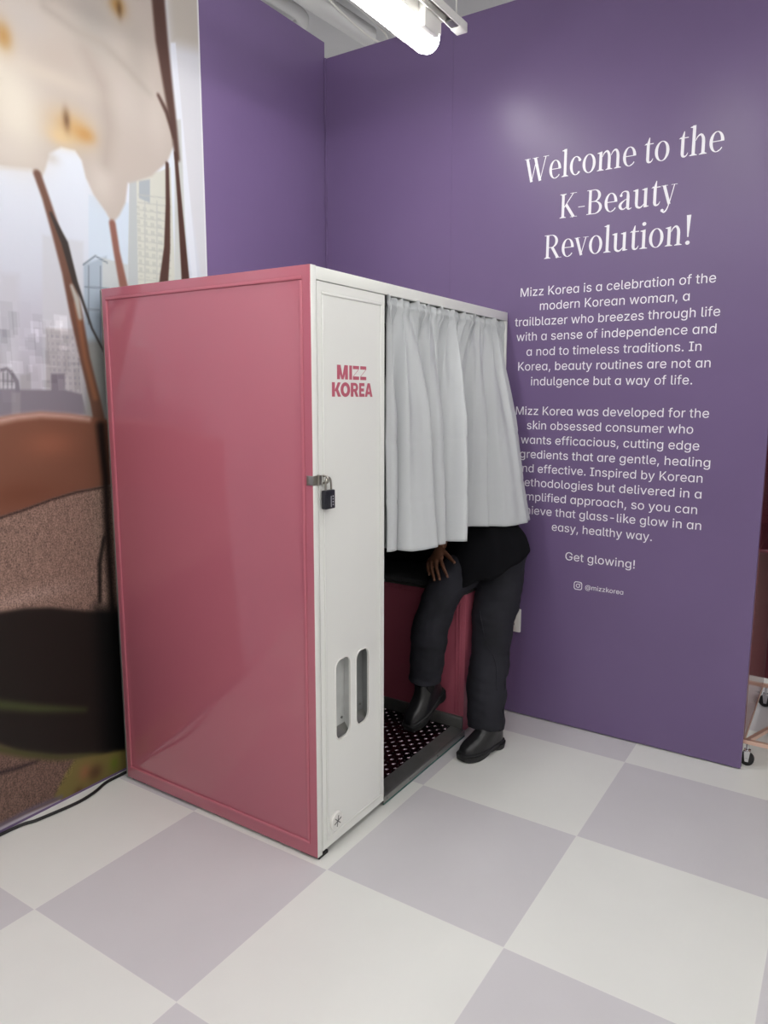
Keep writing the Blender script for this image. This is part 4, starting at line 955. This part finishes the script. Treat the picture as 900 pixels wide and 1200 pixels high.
# ============================================================ PERSON leaning into the booth
SHOULDER_R, SHOULDER_L = (-.305, 1.10, 1.31), (-.030, 1.165, 1.315)
def limb(mb, pts, rad, n=20, k=24, ry=None, up=None):
    P = catmull([tuple(p)+(r_,) + ((ry[i],) if ry else ()) for i, (p, r_) in enumerate(zip(pts, rad))], k)
    mb.tube([tuple(p[:3]) for p in P], [float(p[3]) for p in P], n, True, up, [float(p[4]) for p in P] if ry else None)
def hand(mb, wrist, kn, tips, thumb, palm_dir):
    """five-fingered hand: knuckles and tips little finger to index, palm_dir = out of the back of the hand"""
    wv = Vector(wrist); up = Vector(palm_dir).normalized()
    kc = sum((Vector(k) for k in kn), Vector())/4
    # palm: a flattened loft from wrist to knuckles
    side = (Vector(kn[3])-Vector(kn[0])); hw = side.length/2+.009; side.normalize()
    fw = (kc-wv).normalized(); nrm = side.cross(fw).normalized()
    if nrm.dot(up) < 0: nrm = -nrm
    rings = []
    for t, a, c in ((-.12, .022, .018), (.10, .024, .018), (.35, .031, .017), (.65, .037, .015), (.92, hw, .0125), (1.04, hw*.9, .009)):
        ctr = wv.lerp(kc, t)
        rings.append([ctr+side*(a*math.cos(2*PI*j/20))+nrm*(c*math.sin(2*PI*j/20)) for j in range(20)])
    mb.rings(rings)
    for i, (k_, tp) in enumerate(zip(kn, tips)):
        k_, tp = Vector(k_), Vector(tp)
        mid = k_.lerp(tp, .45)+nrm*.009; dip = k_.lerp(tp, .76)+nrm*.005
        base = k_-fw*.022
        rr = (.0078, .0088, .0090, .0088)[i]
        limb(mb, [base, k_, mid, dip, tp], [rr, rr*1.04, rr*.98, rr*.86, rr*.62], 12, 18)
    b0 = wv.lerp(kc, .30)+side*.024-nrm*.004
    t0, t1 = Vector(thumb[0]), Vector(thumb[1])
    limb(mb, [wv.lerp(kc, .12)+side*.008, b0, t0, t1], [.014, .0135, .0105, .007], 12, 16)
    return nrm

body = MB()
# trunk
limb(body, [(.035, 1.25, .80), (.030, 1.255, .88), (.0, 1.24, 1.0), (-.06, 1.19, 1.13), (-.125, 1.14, 1.25), (-.145, 1.115, 1.33)],
     [.135, .150, .122, .125, .135, .075], 28, 26, [.105, .112, .095, .10, .105, .07], (1, .15, 0))
limb(body, [(-.145, 1.115, 1.30), (-.155, 1.095, 1.36), (-.165, 1.065, 1.42)], [.062, .052, .050], 20, 10)
# head, shaped by rings from chin to crown, facing -y and a little down
hc = Vector((-.170, 1.035, 1.495))
g = bmesh.ops.create_uvsphere(body.bm, u_segments=32, v_segments=22, radius=1.0)
Rh = Matrix.Rotation(math.radians(14), 3, 'X')
for v in g['verts']:
    x, y, z = v.co
    jaw = 1 - .30*max(0, -z)**1.3
    p = Vector((x*.072*jaw, y*.092*(1-.12*max(0, -z)) + (-.010 if z < -.2 else 0), z*.112))
    v.co = Rh @ p + hc
def hp(x, y, z): return Rh @ Vector((x, y, z)) + hc
limb(body, [hp(0, -.082, .012), hp(0, -.098, -.012), hp(0, -.108, -.030), hp(0, -.092, -.040)], [.008, .010, .014, .010], 12, 12)
for s_ in (-1, 1):
    limb(body, [hp(.026*s_, -.080, .024), hp(.014*s_, -.088, .028)], [.006, .006], 8, 4)
    body.ball(hp(.072*s_, .008, -.004), (.009, .018, .030), 12)
body.ball(hp(0, -.084, -.058), (.024, .010, .006), 12); body.ball(hp(0, -.083, -.068), (.022, .010, .007), 12)
# arms
WR = (-.130, 1.072, .888)
limb(body, [SHOULDER_R, (-.245, 1.165, 1.19), (-.200, 1.225, 1.075), (-.160, 1.150, .975), WR], [.052, .046, .042, .036, .0245], 20, 24)
limb(body, [SHOULDER_L, (-.035, 1.19, 1.20), (-.045, 1.17, 1.09), (-.10, 1.05, 1.12), (-.145, .955, 1.17)], [.050, .046, .041, .036, .025], 20, 24)
KN = [(-.160, 1.010, .826), (-.136, 1.000, .833), (-.111, .994, .840), (-.086, .994, .848)]
TIPS = [(-.112, .940, .784), (-.074, .918, .770), (-.046, .916, .778), (-.014, .928, .792)]
nh = hand(body, WR, KN, TIPS, [(-.064, 1.024, .860), (-.012, .985, .845)], (.2, -.5, 1))
hand(body, (-.145, .955, 1.17), [(-.175, .895, 1.235), (-.157, .892, 1.242), (-.137, .894, 1.242), (-.118, .902, 1.237)],
     [(-.190, .865, 1.300), (-.165, .858, 1.315), (-.140, .859, 1.318), (-.115, .868, 1.308)], [(-.115, .910, 1.205), (-.090, .890, 1.240)], (0, -.9, -.3))
# legs down to the ankles
limb(body, [(-.055, 1.25, .80), (-.06, 1.10, .762), (-.066, .965, .705), (-.088, .935, .60), (-.120, .955, .40), (-.130, .975, .225)], [.085, .074, .058, .056, .042, .036], 20, 30)
limb(body, [(.095, 1.25, .83), (.098, 1.205, .65), (.108, 1.150, .46), (.120, 1.110, .28), (.142, 1.075, .10)], [.085, .072, .055, .050, .036], 20, 30)
person = body.build('person', M['skin'])
remesh(person, .0042, 3)
tag(person, 'person in black top, jeans and boots leaning into the booth behind the curtain', 'person')
# nails on the resting hand
for k_, tp in zip(KN, TIPS):
    k_, tp = Vector(k_), Vector(tp); d = (tp-k_).normalized()
    c = tp-d*.004+nh*.0055; s_ = d.cross(nh).normalized()
    mb = MB(); mb.ball((0, 0, 0), 1, 12)
    Mx = Matrix((s_*.0048, d*.0068, nh*.0022)).transposed()
    for v in mb.bm.verts: v.co = Mx @ v.co + c
    mb.build('fingernail', M['nail'], person, 179)
for s_ in (-1, 1):
    MB().ball(hp(.030*s_, -.078, .012), (.012, .009, .008), 14).build('eye', M['eye'], person, 179)
# hair: a close cap with a bun
hb = MB(); g = bmesh.ops.create_uvsphere(hb.bm, u_segments=32, v_segments=22, radius=1.0)
kill = []
for v in g['verts']:
    x, y, z = v.co
    if (y < -.25 and z < .55) or z < -.55: kill.append(v)
    v.co = Rh @ Vector((x*.080, y*.100+.004, z*.120)) + hc
bmesh.ops.delete(hb.bm, geom=kill, context='VERTS')
hb.ball(hp(0, .10, .05), (.040, .038, .040), 18)
ho = hb.build('hair', M['hair'], person, 179); md = ho.modifiers.new('t', 'SOLIDIFY'); md.thickness = .006

# ---- trousers: two wide straight legs joined at the hips
def fold_noise(o, amp, seed, zlo=-1):
    rs = np.random.RandomState(seed); me = o.data
    n = len(me.vertices); co = np.empty(n*3); me.vertices.foreach_get('co', co); co = co.reshape(-1, 3)
    no = np.empty(n*3); me.vertices.foreach_get('normal', no); no = no.reshape(-1, 3)
    d = np.zeros(n)
    for _ in range(9):
        k = rs.randn(3)*np.array([14, 14, 22]); d += np.sin(co@k+rs.rand()*6.3)**3*rs.uniform(.4, 1)
    co += no*(amp*d/3)[:, None]; me.vertices.foreach_set('co', co.ravel()); me.update()
tb = MB()
limb(tb, [(-.03, 1.275, .825), (-.045, 1.18, .795), (-.056, 1.08, .758), (-.062, .990, .715), (-.072, .942, .655), (-.088, .925, .575), (-.106, .925, .46), (-.122, .935, .36), (-.132, .942, .300)],
     [.105, .096, .089, .085, .083, .082, .078, .077, .078], 32, 44)
limb(tb, [(.090, 1.255, .86), (.094, 1.235, .76), (.094, 1.200, .65), (.094, 1.165, .53), (.098, 1.138, .42), (.102, 1.104, .30), (.110, 1.072, .20), (.118, 1.050, .092)],
     [.120, .110, .101, .096, .092, .088, .086, .085], 32, 44)
limb(tb, [(.035, 1.262, .80), (.03, 1.26, .88), (.01, 1.245, .97)], [.165, .158, .130], 32, 14, [.118, .116, .10], (1, .1, 0))
trousers = tb.build('trousers', M['denim'], person)
remesh(trousers, .006, 8); fold_noise(trousers, .0095, 5)
trousers['label'] = 'wide black denim trousers'
# stitched side seams and turned hems
sb = MB()
limb(sb, [(.172, 1.190, .72), (.181, 1.165, .60), (.183, 1.148, .48), (.188, 1.115, .36), (.196, 1.080, .22), (.204, 1.054, .105)], [.003]*6, 8, 30)
sb.build('side_seam', M['denim'], trousers, 179)

ssn = bpy.context.view_layer; ssn.update()
pts = catmull([(.060, 1.075, .62), (.085, 1.055, .545), (.118, 1.050, .475), (.150, 1.055, .435), (.165, 1.06, .37), (.168, 1.05, .28)], 40)
P = []
for p in pts:
    ok, loc, nrm, _i = trousers.closest_point_on_mesh(trousers.matrix_world.inverted() @ Vector(tuple(map(float, p))))
    P.append(tuple(trousers.matrix_world @ (loc + nrm*.0006)))
MB().tube(P, .0028, 8).build('front_seam', M['denim'], trousers, 179)

# ---- loose black top with a flared hem
st = MB()
rings = []
def hem_ring(cx, cy, cz, rx, ry, tx_, ty_, flare):
    R = []
    for j in range(64):
        a = 2*PI*j/64
        f = 1+flare*(.030*math.sin(7*a+1)+.022*math.sin(11*a))
        dx, dy = rx*math.cos(a)*f, ry*math.sin(a)*f
        R.append((cx+dx, cy+dy, cz+dx*tx_+dy*ty_+flare*.006*math.sin(9*a)))
    return R
rings = [hem_ring(.026, 1.208, .812, .196, .200, .26, .34, 1.0), hem_ring(.028, 1.213, .842, .190, .192, .24, .30, .8), hem_ring(.030, 1.228, .900, .172, .166, .15, .2, .45),
         hem_ring(.014, 1.250, .985, .140, .112, .0, 0, .2), hem_ring(-.03, 1.21, 1.08, .138, .118, -.2, 0, .1), hem_ring(-.085, 1.165, 1.19, .142, .118, -.3, 0, .05),
         hem_ring(-.130, 1.130, 1.28, .150, .112, -.2, .1, 0), hem_ring(-.142, 1.12, 1.335, .105, .085, -.1, .2, 0), hem_ring(-.150, 1.105, 1.365, .064, .062, 0, .2, 0)]
st.rings(rings, False, False)
top = st.build('black_top', M['shirt'], person, 179)
md = top.modifiers.new('s', 'SUBSURF'); md.levels = md.render_levels = 1
md = top.modifiers.new('t', 'SOLIDIFY'); md.thickness = .004; md.offset = 1
for nm, pts, rr in (('sleeve', [SHOULDER_R, (-.246, 1.165, 1.19), (-.202, 1.226, 1.075), (-.170, 1.168, .995), (-.152, 1.130, .950)], [.066, .058, .054, .050, .043]),
                    ('sleeve', [SHOULDER_L, (-.035, 1.19, 1.20), (-.045, 1.17, 1.09), (-.10, 1.05, 1.12), (-.135, .975, 1.16)], [.062, .057, .052, .046, .038])):
    mb = MB(); limb(mb, pts, rr, 24, 26); mb.build(nm, M['shirt'], top, 179)

# ---- boots
def boot(loc, yaw, pitch, roll, name='boot'):
    """chunky ankle boot: toe along -y in its own space, ankle above the origin side; heel back at y=+.085"""
    R = Matrix.Rotation(yaw, 4, 'Z') @ Matrix.Rotation(pitch, 4, 'X') @ Matrix.Rotation(roll, 4, 'Y')
    T = Matrix.Translation(loc) @ R @ Matrix.Scale(.92, 4)
    def outline(z, toe, heel, wf, wh, n=40):
        """plan outline: toe and heel positions along y, half-width at ball and at heel"""
        P = []
        for j in range(n):
            a = 2*PI*j/n; c, s_ = math.cos(a), math.sin(a)
            t = (s_+1)/2                          # 0 at toe .. 1 at heel
            y = toe+(heel-toe)*t
            y = toe+(heel-toe)*(.5-.5*math.cos(PI*t)) if False else y
            wd = wf*(1-t)**.0*(1 if t < .35 else 1-(1-wh/wf)*min(1, (t-.35)/.35))
            P.append(Vector((math.copysign(abs(c)**.55, c)*wd*1.06 + (.006*math.sin(PI*t)), y, z)))
        return P
    def X(rings): return [[T @ p for p in r] for r in rings]
    m = MB()
    # upper: ankle shaft down to the welt
    m.rings(X([outline(.030, -.178, .094, .047, .036), outline(.045, -.180, .095, .048, .037), outline(.062, -.172, .094, .047, .037), outline(.080, -.150, .093, .044, .036),
               outline(.096, -.112, .091, .041, .036), outline(.114, -.078, .089, .039, .036), outline(.140, -.052, .084, .036, .036), outline(.165, -.044, .080, .035, .035)]))
    up = m.build(name, M['leather'], person, 60)
    up['label'] = 'black leather ankle boot with a thick sole'
    m = MB()
    m.rings(X([outline(0, -.176, -.005, .048, .040), outline(.006, -.186, .0, .053, .042), outline(.030, -.190, .0, .055, .043)]))
    m.rings(X([outline(0, .018, .098, .036, .034), outline(.030, .012, .104, .043, .039)]))
    m.rings(X([outline(.017, -.10, .104, .044, .039), outline(.026, -.190, .105, .055, .041), outline(.036, -.188, .105, .0545, .041), outline(.040, -.182, .100, .050, .038)]))
    m.build('boot_sole', M['sole'], up, 40)
    for s_ in (-1, 1):
        m = MB()
        pts = [(s_*.0415, .0, .115), (s_*.0425, .0, .135), (s_*.0425, .0, .160)]
        q = []
        for (x, y, z), hw in zip(pts, (.016, .022, .026)):
            q.append([T @ Vector((x+.003-.002*s_, y-hw, z)), T @ Vector((x+.003+.0015*s_, y-hw, z)), T @ Vector((x+.003+.0015*s_, y+hw, z)), T @ Vector((x+.003-.002*s_, y+hw, z))])
        m.rings(q)
        m.build('elastic_gore', M['gore'], up)
    m = MB(); P = [T @ Vector(p) for p in ((0, .088, .120), (0, .100, .145), (0, .104, .170), (0, .096, .180), (0, .088, .155))]
    m.tube([tuple(p) for p in catmull([tuple(p) for p in P], 14)], .0022, 8, True, (1, 0, 0), .009); m.build('pull_tab', M['gore'], up, 179)
boot(Vector((.142, 1.035, 0.0)), math.radians(-17), 0, 0)
boot(Vector((-.122, .985, .162)), math.radians(-10), math.radians(24), 0)
